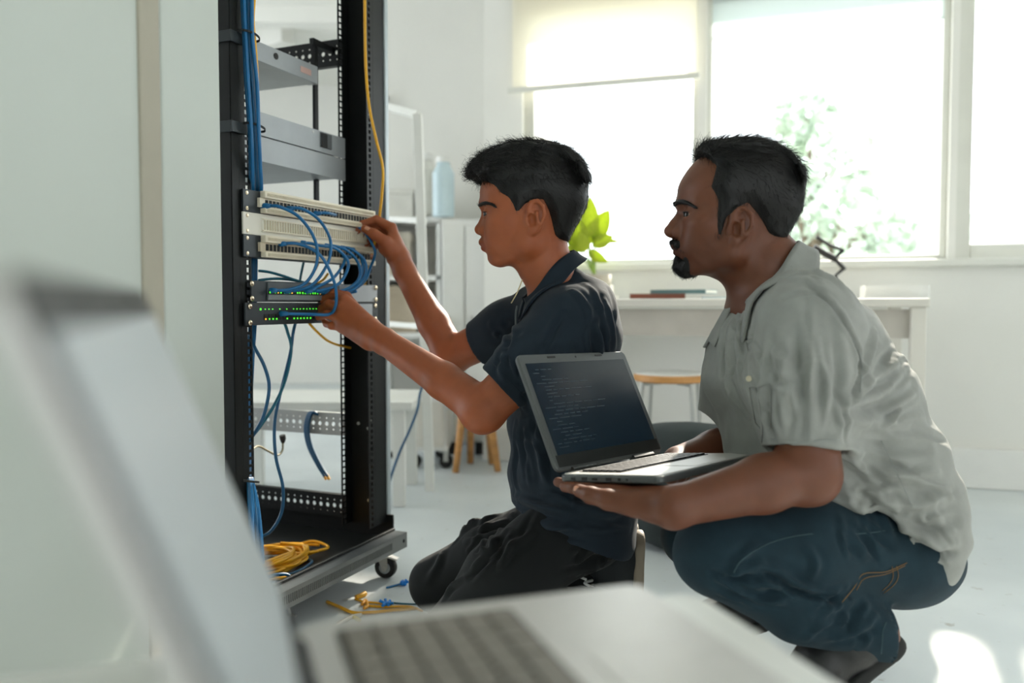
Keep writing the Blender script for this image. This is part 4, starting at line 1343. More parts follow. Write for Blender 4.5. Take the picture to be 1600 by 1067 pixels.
# ------------------------------------------------------------------ sculpting by distance fields
def V3(p):
    return np.array((p[0], p[1], p[2]), dtype=np.float64)

def smin(a, b, k):
    if k <= 0:
        return np.minimum(a, b)
    h = np.maximum(k - np.abs(a - b), 0) / k
    return np.minimum(a, b) - h * h * k * 0.25

def axis_pts(ranges):
    """[(start, stop, step), ...] -> one rising axis"""
    out = []
    for (a, b, s) in ranges:
        n = max(1, int(round((b - a) / s)))
        out += list(a + (b - a) * np.arange(n) / n)
    out.append(ranges[-1][1])
    return np.array(out)

class Vox:
    def __init__(s, xr, yr, zr):
        s.ax = [axis_pts(xr), axis_pts(yr), axis_pts(zr)]
        s.D = np.full([len(a) for a in s.ax], 1.0, dtype=np.float32)
    def region(s, lo, hi):
        sl = []
        for a, l, h in zip(s.ax, lo, hi):
            i0 = max(0, int(np.searchsorted(a, l)) - 1)
            i1 = min(len(a), int(np.searchsorted(a, h)) + 1)
            if i1 <= i0:
                return None, None
            sl.append(slice(i0, i1))
        g = [s.ax[0][sl[0]][:, None, None], s.ax[1][sl[1]][None, :, None], s.ax[2][sl[2]][None, None, :]]
        return tuple(sl), g
    def put(s, fn, lo, hi, k=0.0, op='u', margin=0.008):
        m = k + margin
        sl, g = s.region([v - m for v in lo], [v + m for v in hi])
        if sl is None:
            return s
        d = fn(*g).astype(np.float32)
        c = s.D[sl]
        if op == 'u':
            s.D[sl] = smin(c, d, k)
        elif op == 's':
            s.D[sl] = -smin(-c, d, k)
        elif op == 'i':
            s.D[sl] = -smin(-c, -d, k)
        return s
    # ---- primitives
    def cone(s, a, b, ra, rb=None, k=0.01, op='u'):
        rb = ra if rb is None else rb
        a, b = V3(a), V3(b)
        ab = b - a
        L2 = max(float(ab @ ab), 1e-12)
        def f(x, y, z):
            px, py, pz = x - a[0], y - a[1], z - a[2]
            t = np.clip((px * ab[0] + py * ab[1] + pz * ab[2]) / L2, 0, 1)
            return np.sqrt((px - t * ab[0]) ** 2 + (py - t * ab[1]) ** 2 + (pz - t * ab[2]) ** 2) - (ra + (rb - ra) * t)
        r = max(ra, rb)
        return s.put(f, np.minimum(a, b) - r, np.maximum(a, b) + r, k, op)
    def chain(s, pts, rs, k=0.006, op='u'):
        for i in range(len(pts) - 1):
            s.cone(pts[i], pts[i + 1], rs[i], rs[i + 1], k, op)
        return s
    def ell(s, c, r, rot=None, k=0.01, op='u'):
        c = V3(c)
        rot = np.eye(3) if rot is None else np.array(rot)       # rows = local axes
        def f(x, y, z):
            p = (x - c[0], y - c[1], z - c[2])
            q = [rot[i][0] * p[0] + rot[i][1] * p[1] + rot[i][2] * p[2] for i in range(3)]
            k0 = np.sqrt((q[0] / r[0]) ** 2 + (q[1] / r[1]) ** 2 + (q[2] / r[2]) ** 2)
            k1 = np.sqrt((q[0] / r[0] ** 2) ** 2 + (q[1] / r[1] ** 2) ** 2 + (q[2] / r[2] ** 2) ** 2)
            return k0 * (k0 - 1) / np.maximum(k1, 1e-6)
        e = np.sqrt(sum((rot[i] * r[i]) ** 2 for i in range(3)))
        return s.put(f, c - e, c + e, k, op)
    def loft(s, st, k=0.01, kk=0.02, cap=0.6, op='u'):
        """st: [(centre, ra, rb, dir_a)]: tube of elliptical sections"""
        st = [(V3(c), ra, rb, V3(d) / np.linalg.norm(V3(d))) for (c, ra, rb, d) in st]
        n = len(st) - 1
        lo = np.min([c - max(ra, rb) for (c, ra, rb, d) in st], axis=0)
        hi = np.max([c + max(ra, rb) for (c, ra, rb, d) in st], axis=0)
        def f(x, y, z):
            out = None
            for i in range(n):
                A, a0, b0, d0 = st[i]
                B, a1, b1, d1 = st[i + 1]
                ab = B - A
                L = np.linalg.norm(ab)
                w_ = ab / L
                px, py, pz = x - A[0], y - A[1], z - A[2]
                tt = (px * w_[0] + py * w_[1] + pz * w_[2]) / L
                t = np.clip(tt, 0, 1)
                dm = (d0 + d1) / 2
                dm = dm - w_ * (dm @ w_)
                dm = dm / np.linalg.norm(dm)
                em = np.cross(w_, dm)
                u = px * dm[0] + py * dm[1] + pz * dm[2]
                v = px * em[0] + py * em[1] + pz * em[2]
                w = (tt - t) * L
                ra = a0 + (a1 - a0) * t
                rb = b0 + (b1 - b0) * t
                rc = np.minimum(ra, rb) * cap
                k0 = np.sqrt((u / ra) ** 2 + (v / rb) ** 2 + (w / rc) ** 2)
                k1 = np.sqrt((u / ra ** 2) ** 2 + (v / rb ** 2) ** 2 + (w / rc ** 2) ** 2)
                d = k0 * (k0 - 1) / np.maximum(k1, 1e-6)
                out = d if out is None else smin(out, d, kk)
            return out
        return s.put(f, lo, hi, k, op)
    def halfspace(s, p, n, lo, hi, k=0.0):
        """remove what lies on the n side of the plane, inside the box lo-hi"""
        p = V3(p); n = V3(n); n = n / np.linalg.norm(n)
        def f(x, y, z):
            return -((x - p[0]) * n[0] + (y - p[1]) * n[1] + (z - p[2]) * n[2])
        return s.put(f, lo, hi, k, 's', margin=0.0)
    # ---- surface
    def surface(s):
        D = s.D
        ins = D < 0
        n0, n1, n2 = D.shape
        cnt = np.zeros((n0 - 1, n1 - 1, n2 - 1), dtype=np.uint8)
        for i in (0, 1):
            for j in (0, 1):
                for q in (0, 1):
                    cnt += ins[i:n0 - 1 + i, j:n1 - 1 + j, q:n2 - 1 + q]
        act = (cnt > 0) & (cnt < 8)
        I, J, K = np.nonzero(act)
        ids = np.full(act.shape, -1, dtype=np.int32)
        ids[I, J, K] = np.arange(len(I))
        corners = [(i, j, q) for i in (0, 1) for j in (0, 1) for q in (0, 1)]
        val = {c: D[I + c[0], J + c[1], K + c[2]].astype(np.float64) for c in corners}
        acc = np.zeros((len(I), 3)); num = np.zeros(len(I))
        for c in corners:
            for a in range(3):
                if c[a] == 0:
                    e = list(c); e[a] = 1; e = tuple(e)
                    v0, v1 = val[c], val[e]
                    cr = (v0 < 0) != (v1 < 0)
                    t = np.where(cr, v0 / np.where(cr, v0 - v1, 1), 0)
                    for b in range(3):
                        fr = t if b == a else float(c[b])
                        acc[:, b] += np.where(cr, fr, 0)
                    num += cr
        fr = acc / num[:, None]
        P = np.empty((len(I), 3))
        for a, idx in enumerate((I, J, K)):
            A = s.ax[a]
            P[:, a] = A[idx] + fr[:, a] * (A[idx + 1] - A[idx])
        F = []
        # faces across grid edges along each axis
        for a in range(3):
            sl0 = [slice(None)] * 3; sl1 = [slice(None)] * 3
            sl0[a] = slice(0, -1); sl1[a] = slice(1, None)
            ch = ins[tuple(sl0)] != ins[tuple(sl1)]
            i, j, q = np.nonzero(ch)
            b, c = (a + 1) % 3, (a + 2) % 3
            idx = [i, j, q]
            ok = (idx[b] > 0) & (idx[c] > 0) & (idx[b] < D.shape[b] - 1) & (idx[c] < D.shape[c] - 1)
            idx = [v[ok] for v in idx]
            quad = []
            for (ob, oc) in ((0, 0), (1, 0), (1, 1), (0, 1)):
                w = [v.copy() for v in idx]
                w[b] = w[b] - ob; w[c] = w[c] - oc
                quad.append(ids[w[0], w[1], w[2]])
            quad = np.stack(quad, 1)
            flip = ~ins[idx[0], idx[1], idx[2]]
            quad[flip] = quad[flip][:, ::-1]
            F.append(quad)
        F = np.concatenate(F)
        F = F[(F >= 0).all(1)]
        return P, F

def vnormals(P, F):
    n = np.cross(P[F[:, 2]] - P[F[:, 0]], P[F[:, 3]] - P[F[:, 1]])
    N = np.zeros_like(P)
    for q in range(4):
        for a in range(3):
            N[:, a] += np.bincount(F[:, q], n[:, a], len(P))
    return N / np.maximum(np.linalg.norm(N, axis=1, keepdims=True), 1e-12)

def relax(P, F, it=1, f=0.5):
    for _ in range(it):
        S = np.zeros_like(P); c = np.zeros(len(P))
        for q in range(4):
            r = (q + 1) % 4
            for (u, v) in ((q, r), (r, q)):
                c += np.bincount(F[:, u], minlength=len(P))
                for a in range(3):
                    S[:, a] += np.bincount(F[:, u], P[F[:, v], a], len(P))
        P = P + (S / np.maximum(c, 1)[:, None] - P) * f
    return P

def np_mesh(name, P, F, m, parent=None, smooth=True, tint=None):
    me = bpy.data.meshes.new(name)
    P = np.ascontiguousarray(P, dtype=np.float32)
    F = np.ascontiguousarray(F, dtype=np.int32)
    k = F.shape[1]
    me.vertices.add(len(P)); me.vertices.foreach_set('co', P.ravel())
    me.loops.add(F.size); me.loops.foreach_set('vertex_index', F.ravel())
    me.polygons.add(len(F)); me.polygons.foreach_set('loop_start', np.arange(len(F), dtype=np.int32) * k)
    me.update(calc_edges=True)
    me.validate()
    if smooth:
        me.polygons.foreach_set('use_smooth', np.ones(len(me.polygons), dtype=bool))
    if tint is not None and len(me.vertices) == len(P):
        at_ = me.color_attributes.new('tint', 'FLOAT_COLOR', 'POINT')
        at_.data.foreach_set('color', np.concatenate([tint, np.ones((len(P), 1))], 1).astype(np.float32).ravel())
    me.materials.append(m)
    o = bpy.data.objects.new(name, me)
    COL.objects.link(o)
    if parent:
        o.parent = parent
        o.matrix_parent_inverse = Matrix.Translation(-parent.location)
    return o

def project(P):
    d = P - np.array([0, 0, CAM_H])
    fw = np.array([0, math.cos(PITCH), -math.sin(PITCH)]); up = np.array([0, math.sin(PITCH), math.cos(PITCH)])
    z = d @ fw
    return 800 + FPX * d[:, 0] / z, 533.5 - FPX * (d @ up) / z, z

def seg_dist(P, A, B):
    ab = B - A
    t = np.clip(((P - A) @ ab) / max(ab @ ab, 1e-12), 0, 1)
    return np.linalg.norm(P - (A + t[:, None] * ab), axis=1), t

class Folds:
    """soft folds pressed into a cloth surface along lines laid on it"""
    def __init__(s, P, N):
        s.P, s.N = P, N
        s.px, s.py, s.pz = project(P)
        s.D = np.zeros(len(P))
        s.front = (N @ np.array([0, 1.0, 0])) < 0.3
    def lay(s, pix):
        out = []
        for (x, y) in pix:
            d2 = (s.px - x) ** 2 + (s.py - y) ** 2 + np.where(s.front, 0, 1e4)
            near = np.argsort(d2)[:12]
            i = near[np.argmin(s.pz[near])]
            out.append(s.P[i])
        return [V3(p) for p in spline([Vector(p) for p in out], 4)] if len(out) > 2 else out
    def line(s, pix, amp, width, pts3=None):
        width = width * .62
        L = [V3(p) for p in pts3] if pts3 else s.lay(pix)
        best = np.full(len(s.P), 1e9); tt = np.zeros(len(s.P))
        n = len(L) - 1
        lo = np.min(L, axis=0) - width * 4; hi = np.max(L, axis=0) + width * 4
        sel = np.nonzero(((s.P > lo) & (s.P < hi)).all(1))[0]
        if len(sel) == 0:
            return
        b = best[sel]; t_ = tt[sel]
        for i in range(n):
            d, t = seg_dist(s.P[sel], L[i], L[i + 1])
            u = d < b
            b = np.where(u, d, b); t_ = np.where(u, (i + t) / n, t_)
        taper = np.sin(np.pi * np.clip(t_, 0.04, 0.96)) ** 0.6
        g = np.exp(-(b / width) ** 2) - 0.45 * np.exp(-((b - 1.9 * width) / width) ** 2)
        s.D[sel] += amp * taper * g
    def creases(s, c, n, length, ang, jit, spread, amp, width, seed):
        """a family of short creases around a photo point, running at about one angle"""
        rnd = random.Random(seed)
        for i in range(n):
            x = c[0] + rnd.uniform(-1, 1) * spread[0]; y = c[1] + rnd.uniform(-1, 1) * spread[1]
            a = math.radians(ang + rnd.uniform(-jit, jit))
            L = length * rnd.uniform(.5, 1.2) / 2
            b = rnd.uniform(-.25, .25)
            dx, dy = math.cos(a) * L, math.sin(a) * L
            s.line([(x - dx, y - dy), (x - dy * b, y + dx * b), (x + dx, y + dy)], amp * rnd.choice((-1, 1, 1)) * rnd.uniform(.6, 1.2), width * rnd.uniform(.7, 1.3))
    def noise(s, amp, freq, seed, stretch=(1, 1, 1)):
        rnd = np.random.default_rng(seed)
        Q = s.P * np.array(stretch)
        for _ in range(7):
            d = rnd.normal(size=3); d /= np.linalg.norm(d)
            s.D += amp / 2.6 * np.sin(Q @ d * freq * rnd.uniform(.6, 1.5) + rnd.uniform(0, 6.28) + 1.3 * np.sin(Q @ rnd.normal(size=3) * freq * .4))
    def apply(s):
        return s.P + s.N * s.D[:, None]

def poly_sdf(x, z, V):
    """signed distance of a 2D polygon, negative inside"""
    d = np.full(np.broadcast(x, z).shape, 1e9)
    sgn = np.ones_like(d)
    n = len(V)
    j = n - 1
    for i in range(n):
        ex, ez = V[j][0] - V[i][0], V[j][1] - V[i][1]
        wx, wz = x - V[i][0], z - V[i][1]
        t = np.clip((wx * ex + wz * ez) / (ex * ex + ez * ez + 1e-12), 0, 1)
        d = np.minimum(d, (wx - ex * t) ** 2 + (wz - ez * t) ** 2)
        c1 = z >= V[i][1]; c2 = z < V[j][1]; c3 = ex * wz > ez * wx
        sgn = np.where((c1 & c2 & c3) | (~c1 & ~c2 & ~c3), -sgn, sgn)
        j = i
    return sgn * np.sqrt(d)

def strands(P, N, flow, count, length, rad, seed, lift=0.25, curl=0.0, wild=0.3, lenvar=0.5, mask=None, seg=4):
    """short tapering hairs growing from surface points along a flow"""
    rnd = np.random.default_rng(seed)
    cand = np.arange(len(P)) if mask is None else np.nonzero(mask)[0]
    if len(cand) == 0:
        return None
    i = rnd.choice(cand, count)
    p = P[i] - N[i] * 0.001 + rnd.normal(size=(count, 3)) * 0.0012
    n = N[i]
    f = flow(p, n)
    f = f - n * (f * n).sum(1, keepdims=True)
    f /= np.maximum(np.linalg.norm(f, axis=1, keepdims=True), 1e-6)
    f = f + rnd.normal(size=(count, 3)) * wild
    d = f + n * (lift * rnd.uniform(.3, 1.6, (count, 1)))
    d /= np.linalg.norm(d, axis=1, keepdims=True)
    L = length * (1 + lenvar * rnd.uniform(-1, 1, count))[:, None]
    cu = np.cross(d, n); cu /= np.maximum(np.linalg.norm(cu, axis=1, keepdims=True), 1e-6)
    ph = rnd.uniform(0, 6.28, (count, 1))
    V = np.empty((count, seg + 1, 3, 3))
    for k in range(seg + 1):
        t = k / seg
        c = p + d * (L * t) - n * (lift * L * 0.55 * t * t) + (cu * np.sin(ph + t * 5) + n * np.cos(ph + t * 5)) * (curl * L * t)
        r = rad * (1 - 0.85 * t)
        for q in range(3):
            a = q * 2.0944
            V[:, k, q] = c + (cu * math.cos(a) + n * math.sin(a)) * r
    base = (np.arange(count) * (seg + 1) * 3)[:, None, None]
    F = []
    for k in range(seg):
        for q in range(3):
            F.append([k * 3 + q, k * 3 + (q + 1) % 3, (k + 1) * 3 + (q + 1) % 3, (k + 1) * 3 + q])
    F = (base + np.array(F)[None]).reshape(-1, 4)
    return V.reshape(-1, 3), F

def join_np(parts):
    P, F, o = [], [], 0
    for p in parts:
        if p is None:
            continue
        P.append(p[0]); F.append(p[1] + o); o += len(p[0])
    return np.concatenate(P), np.concatenate(F)

def skin_material(name, rgb, rough=0.5):
    m = bpy.data.materials.new(name)
    m.use_nodes = True
    nt = m.node_tree
    b = nt.nodes['Principled BSDF']
    tc = nt.nodes.new('ShaderNodeTexCoord')
    n = nt.nodes.new('ShaderNodeTexNoise'); n.inputs['Scale'].default_value = 45; n.inputs['Detail'].default_value = 5
    nt.links.new(tc.outputs['Object'], n.inputs['Vector'])
    r = nt.nodes.new('ShaderNodeValToRGB')
    c = lin(rgb)
    r.color_ramp.elements[0].position = .3; r.color_ramp.elements[1].position = .7
    r.color_ramp.elements[0].color = tuple(x * .93 for x in c) + (1,)
    r.color_ramp.elements[1].color = tuple(x * 1.06 for x in c) + (1,)
    nt.links.new(n.outputs['Fac'], r.inputs['Fac'])
    a = nt.nodes.new('ShaderNodeAttribute'); a.attribute_name = 'tint'
    mx = nt.nodes.new('ShaderNodeMixRGB'); mx.blend_type = 'MULTIPLY'; mx.inputs['Fac'].default_value = 1
    nt.links.new(r.outputs[0], mx.inputs['Color1']); nt.links.new(a.outputs['Color'], mx.inputs['Color2'])
    nt.links.new(mx.outputs[0], b.inputs['Base Color'])
    b.inputs['Roughness'].default_value = rough
    b.inputs['Specular IOR Level'].default_value = 0.45
    b.inputs['Subsurface Weight'].default_value = 0.12
    b.inputs['Subsurface Radius'].default_value = (1.0, 0.35, 0.2)
    b.inputs['Subsurface Scale'].default_value = 0.005
    n2 = nt.nodes.new('ShaderNodeTexNoise'); n2.inputs['Scale'].default_value = 420
    nt.links.new(tc.outputs['Object'], n2.inputs['Vector'])
    bp = nt.nodes.new('ShaderNodeBump'); bp.inputs['Strength'].default_value = .12; bp.inputs['Distance'].default_value = .001
    nt.links.new(n2.outputs['Fac'], bp.inputs['Height']); nt.links.new(bp.outputs['Normal'], b.inputs['Normal'])
    return m

class Head:
    """places head-local points (x forward, y left, z up, metres) in the world"""
    def __init__(s, px, py, depth, fwd=(-1, 0, 0), up=(0, 0, 1), scale=1.0, shift=(0, 0, 0)):
        s.o = V3(at(px, py, depth))
        f = V3(fwd); f /= np.linalg.norm(f)
        u = V3(up); u -= f * (u @ f); u /= np.linalg.norm(u)
        l = np.cross(u, f)
        s.R = np.stack([f, l, u])            # rows: local axes in the world
        s.k = scale
        s.sh = V3(shift)
    def __call__(s, x, y, z):
        return s.o + (np.array([x, y, z]) + s.sh) @ s.R * s.k
    def local(s, P):
        return (P - s.o) @ s.R.T / s.k - s.sh
    def rot(s, yaw=0, pitch=0, roll=0):
        """rows of local axes turned about up / left / forward"""
        cy, sy, cp, sp, cr_, sr = math.cos(yaw), math.sin(yaw), math.cos(pitch), math.sin(pitch), math.cos(roll), math.sin(roll)
        A = np.array([[cy, sy, 0], [-sy, cy, 0], [0, 0, 1]])
        B = np.array([[cp, 0, -sp], [0, 1, 0], [sp, 0, cp]])
        C = np.array([[1, 0, 0], [0, cr_, sr], [0, -sr, cr_]])
        return (C @ B @ A) @ s.R

def sculpt_head(v, H, nose=1.0, jaw=1.0, cheek=1.0, fh=0.0, nas=0.0, sub=0.0, ul=0.0, ment=0.0, sock=0.0, hump=0.0, ear=(0, 0)):
    k_ = H.k
    E = lambda c, r, rot=None, k=.012, op='u': v.ell(H(*c), [q * k_ for q in r], H.R if rot is None else rot, k * k_, op)
    C = lambda a, b, ra, rb, k=.01, op='u': v.cone(H(*a), H(*b), ra * k_, rb * k_, k * k_, op)
    E((-.014, 0, .025), (.092, .074, .080))
    E((.030 + fh, 0, .012), (.060, .064, .058), k=.03)
    v.loft([(H(.026 + fh, 0, .02), .060 * k_, .064 * k_, H.R[0]), (H(.022 + nas, 0, -.03), .0575 * k_, .0655 * k_, H.R[0]),
            (H(.026, 0, -.06), .0560 * k_, .060 * k_, H.R[0]), (H(.030, 0, -.085), .0500 * k_, .0495 * jaw * k_, H.R[0]),
            (H(.041, 0, -.104), .0355 * k_, .036 * jaw * k_, H.R[0])], k=.02, kk=.02, cap=.4)
    E((.063, 0, -.110), (.0175, .020, .0145), k=.014)
    for s in (-1, 1):
        C((.055, s * .018, -.112), (.004, s * .0495 * jaw, -.088), .0125, .0165, k=.02)
        C((.004, s * .0495 * jaw, -.088), (-.006, s * .058, -.045), .0165, .016, k=.02)
        E((.052, s * .046, -.043), (.026, .0185 * cheek, .018), k=.02)
        E((.058, s * .030, -.072), (.022, .020, .024), k=.02)
        C((.0850 + fh, s * .009, -.0050), (.066 + fh, s * .044, -.002), .0098, .0085, k=.012)
    # nose
    C((.0800 + nas, 0, -.020), (.0930, 0, -.0520), .0080, .0100 * nose, k=.008)
    E((.0945 + .002 * (nose - 1) * 10, 0, -.0535), (.0098 * nose, .0095 * nose, .0090 * nose), k=.006)
    C((.095, 0, -.057), (.084 + sub, 0, -.0645), .0055, .005, k=.004)
    for s in (-1, 1):
        E((.0855, s * .0120 * nose, -.0575), (.0108 * nose, .0066 * nose, .0080 * nose), k=.0035)
        C((.072, s * .020, -.030), (.082, s * .012, -.050), .008, .008, k=.014)
        E((.0915, s * .0068, -.0650), (.0062, .0030, .0034), k=.003, op='s')
    if hump:
        C((.0855, 0, -.028), (.0905 + hump, 0, -.040), .007, .008, k=.008)
    # mouth
    E((.0655, 0, -.083), (.0235, .028, .022), k=.014)
    for s in (-1, 1):
        C((.0890 + ul, s * .004, -.0785), (.0725, s * .0235, -.0845), .0072, .0030, k=.006)
        C((.0845 + ul, s * .003, -.0925), (.0710, s * .0205, -.0870), .0076, .0034, k=.006)
    C((.0865 + sub, 0, -.070), (.0885 + ul, 0, -.0765), .0035, .0045, k=.005)
    for s in (-1, 1):
        C((.0945, 0, -.0856), (.0735, s * .0245, -.0858), .0013, .0010, k=.003, op='s')
    E((.0985 + ment, 0, -.1015), (.0145, .030, .0055), k=.010, op='s')
    # eyes
    for s in (-1, 1):
        E((.0935 - sock, s * .034, -.0225), (.0125, .0175, .0105), k=.012, op='s')
        E((.0735, s * .0315, -.0265), (.0138, .0142, .0136), k=.005)
        E((.0890, s * .0350, -.0275), (.0140, .0155, .0032), k=.0015, op='s')
    # ears
    ex, ez = ear
    H0, E0, C0 = H, E, C
    E = lambda c, r, rot=None, k=.012, op='u': E0((c[0] + ex, c[1], c[2] + ez), r, rot, k, op)
    C = lambda a, b, ra, rb, k=.01, op='u': C0((a[0] + ex, a[1], a[2] + ez), (b[0] + ex, b[1], b[2] + ez), ra, rb, k, op)
    HH = lambda x, y, z: H0(x + ex, y, z + ez)
    for s in (-1, 1):
        rt = H.rot(yaw=s * .42, pitch=.18)
        E((-.014, s * .0745, -.038), (.0165, .0058, .0300), rt, k=.008)
        E((-.0085, s * .0825, -.0445), (.0085, .0125, .0130), rt, k=.003, op='s')
        E((-.0150, s * .0835, -.0235), (.0085, .0070, .0085), rt, k=.003, op='s')
        v.cone(HH(-.0175, s * .0815, -.030), HH(-.0195, s * .0815, -.050), .0030 * k_, .0030 * k_, .004)
        pts = [(.0015, -.040), (.0000, -.022), (-.0070, -.0105), (-.0185, -.0085), (-.0290, -.0185), (-.0315, -.035), (-.0255, -.052), (-.0140, -.064)]
        Y_ = [.0745, .0765, .0785, .081, .084, .084, .080, .0755]
        P = [HH(a, s * y, b) for (a, b), y in zip(pts, Y_)]
        for i in range(len(P) - 1):
            v.cone(P[i], P[i + 1], .0034 * k_, .0034 * k_, .003)
        E((-.0085, s * .0735, -.0645), (.0068, .0048, .0070), k=.006)
        C((.001, s * .072, -.044), (.001, s * .072, -.050), .0048, .0040, k=.005)   # tragus

def hair_hug(v, H, poly, kw, thick=.004, fade=.018, frame=None, fringe_z=.03):
    """close-cropped layer following the skull, thinning out towards the hairline; poly = free face area (frame-local x, z)"""
    fr = frame or H
    t = Vox(*[[(0, 1, 1)]] * 3)
    t.ax = v.ax
    t.D = np.full(v.D.shape, 1.0, dtype=np.float32)
    sculpt_head(t, H, **kw)
    G = np.stack(np.broadcast_arrays(v.ax[0][:, None, None], v.ax[1][None, :, None], v.ax[2][None, None, :]), -1)
    L = fr.local(G)
    pd = poly_sdf(L[..., 0], L[..., 2], poly)
    f = np.clip(pd / fade, 0, 1)
    hugD = t.D - thick * f
    free = np.clip((L[..., 2] - fringe_z) / .02, 0, 1) * np.clip((L[..., 0]) / .03, 0, 1)
    hull = v.D + .010 * (1 - f) * (1 - free)
    D = smin(hull, hugD, .006)
    v.D = (-smin(-D, pd, .004)).astype(np.float32)
    return v

def eyes(H, parent, gaze, m_white, m_iris):
    for s in (-1, 1):
        c = Vector(H(.0735, s * .0315, -.0265)); r = .0124 * H.k
        g = Vector(gaze).normalized()
        prof = [(r * math.sin(a), r * -math.cos(a)) for a in [math.pi * q / 12 for q in range(13)]]
        e = MB().lathe(c, prof, 20, g).build('eyeball', m_white, parent, smooth=True)
        MB().lathe(c, [(.0074, r * .80), (.0064, r * .87), (.0050, r * .935), (.0026, r * .998), (.0005, r * 1.01)], 18, g).build('iris', m_iris, e, smooth=True)
        # upper lashes along the lid
        L = [Vector(H(.0735 + .0136 * math.cos(a) * .98, s * (.0315 + .0140 * math.sin(a)), -.0243 + .0012 * math.cos(a))) for a in [-.9 + 2.1 * q / 10 for q in range(11)]]
        MB().tube(L, [.0004] + [.0009] * 9 + [.0004], 6).build('eyelashes', M_hair, parent, smooth=True)

def brow(P, N, H, pix, parent, rad, count=320):
    """eyebrow lying on the face along the given line, and its mirror on the far side"""
    fo = Folds(P, N)
    near = [V3(p) for p in fo.lay(pix)]
    far = []
    for p in near:
        l = H.local(p[None])[0]
        far.append(H(l[0], -l[1], l[2]))
    for L in (near, far):
        c = np.mean(L, axis=0)
        b = Vox(*[[(c[i] - .045, c[i] + .045, .0014)] for i in range(3)])
        n = len(L)
        b.chain(L, [rad * (1 - .55 * (i / (n - 1)) ** 2) for i in range(n)], .002)
        Pb, Fb = b.surface()
        d = V3(L[-1]) - V3(L[0]); d /= np.linalg.norm(d)
        S = strands(Pb, vnormals(Pb, Fb), lambda p, q: np.tile(d + H.R[2] * .3, (len(p), 1)), count, .0065, .00028, 5, lift=.2)
        np_mesh('eyebrow', *join_np([(Pb, Fb), S]), M_hair, parent)

def lip_tint(P, H, T, col=(.78, .58, .58)):
    L = H.local(P)
    r1 = ((L[:, 0] - .084) / .020) ** 2 + (L[:, 1] / .025) ** 2 + ((L[:, 2] + .0862) / .0125) ** 2
    w = np.clip((1.15 - r1) * 3, 0, 1) * (L[:, 0] > .070)
    # only on the convex lips
    return T * (1 - w[:, None] * (1 - np.array(col)))

def conform(o, v, off=.005, it=4):
    """push a mesh's vertices out of a sculpted volume so that it lies on it"""
    me = o.data
    n = len(me.vertices)
    P = np.empty(n * 3, dtype=np.float32); me.vertices.foreach_get('co', P); P = P.reshape(-1, 3).astype(np.float64)
    def samp(Q):
        idx = []
        for a in range(3):
            A = v.ax[a]; h = A[1] - A[0]
            idx.append(np.clip((Q[:, a] - A[0]) / h, 0, len(A) - 2.001))
        i = [q.astype(int) for q in idx]; f = [q - k for q, k in zip(idx, i)]
        r = 0
        for da in (0, 1):
            for db in (0, 1):
                for dc in (0, 1):
                    w = (f[0] if da else 1 - f[0]) * (f[1] if db else 1 - f[1]) * (f[2] if dc else 1 - f[2])
                    r = r + w * np.clip(v.D[i[0] + da, i[1] + db, i[2] + dc], -.08, .08)
        return r
    for _ in range(it):
        d = samp(P)
        e = .004
        g = np.stack([samp(P + np.eye(3)[a] * e) - samp(P - np.eye(3)[a] * e) for a in range(3)], 1)
        g /= np.maximum(np.linalg.norm(g, axis=1, keepdims=True), 1e-6)
        P = P + g * np.clip(off - d, 0, .03)[:, None]
    me.vertices.foreach_set('co', P.astype(np.float32).ravel()); me.update()

def collar_band(centre, d_long, d_wide, up, a, b, h, flare, gap, label_name, m, parent, tip=0.02, n=56, thick=0.0035, back_h=None, fall=0.0):
    """folded collar leaf: ring in the plane of d_long/d_wide, open by 'gap' radians at the front (+d_long)"""
    c = Vector(centre); dl = Vector(d_long).normalized(); dw = Vector(d_wide).normalized(); up = Vector(up).normalized()
    V, F = [], []
    rows = 6
    for i in range(n + 1):
        th = gap + (2 * math.pi - 2 * gap) * i / n
        fr = max(0, math.cos(th))                     # 1 at the front
        ends = max(0.0, 1 - min(i, n - i) / (n * .16))
        hh = h * (1 - .1 * fr) + tip * ends ** 1.5
        if back_h:
            hh = hh * (1 - max(0, -math.cos(th))) + back_h * max(0, -math.cos(th))
        for j in range(rows + 1):
            t = j / rows
            k = 1 + flare * t ** 1.4 * (.7 + .3 * math.cos(th) - (.15 if math.cos(th) < 0 else 0))
            fold = .10 * math.sin(math.pi * min(1, t * 2.2)) if t < .45 else 0
            p = c + dl * (a * (k + fold * .15) * math.cos(th)) + dw * (b * (k + fold * .15) * math.sin(th)) - up * (hh * t) + up * .004 * math.sin(3 * th + 1)
            p += dl * (tip * .55 * ends ** 1.5 * t) - Z * (fall * t * fr)
            V.append(p)
    for i in range(n):
        for j in range(rows):
            q = i * (rows + 1) + j
            F.append((q, q + 1, q + rows + 2, q + rows + 1))
    o = MB().add(V, F).build(label_name, m, parent, smooth=True)
    sd = o.modifiers.new('thick', 'SOLIDIFY'); sd.thickness = thick; sd.offset = 0
    return o

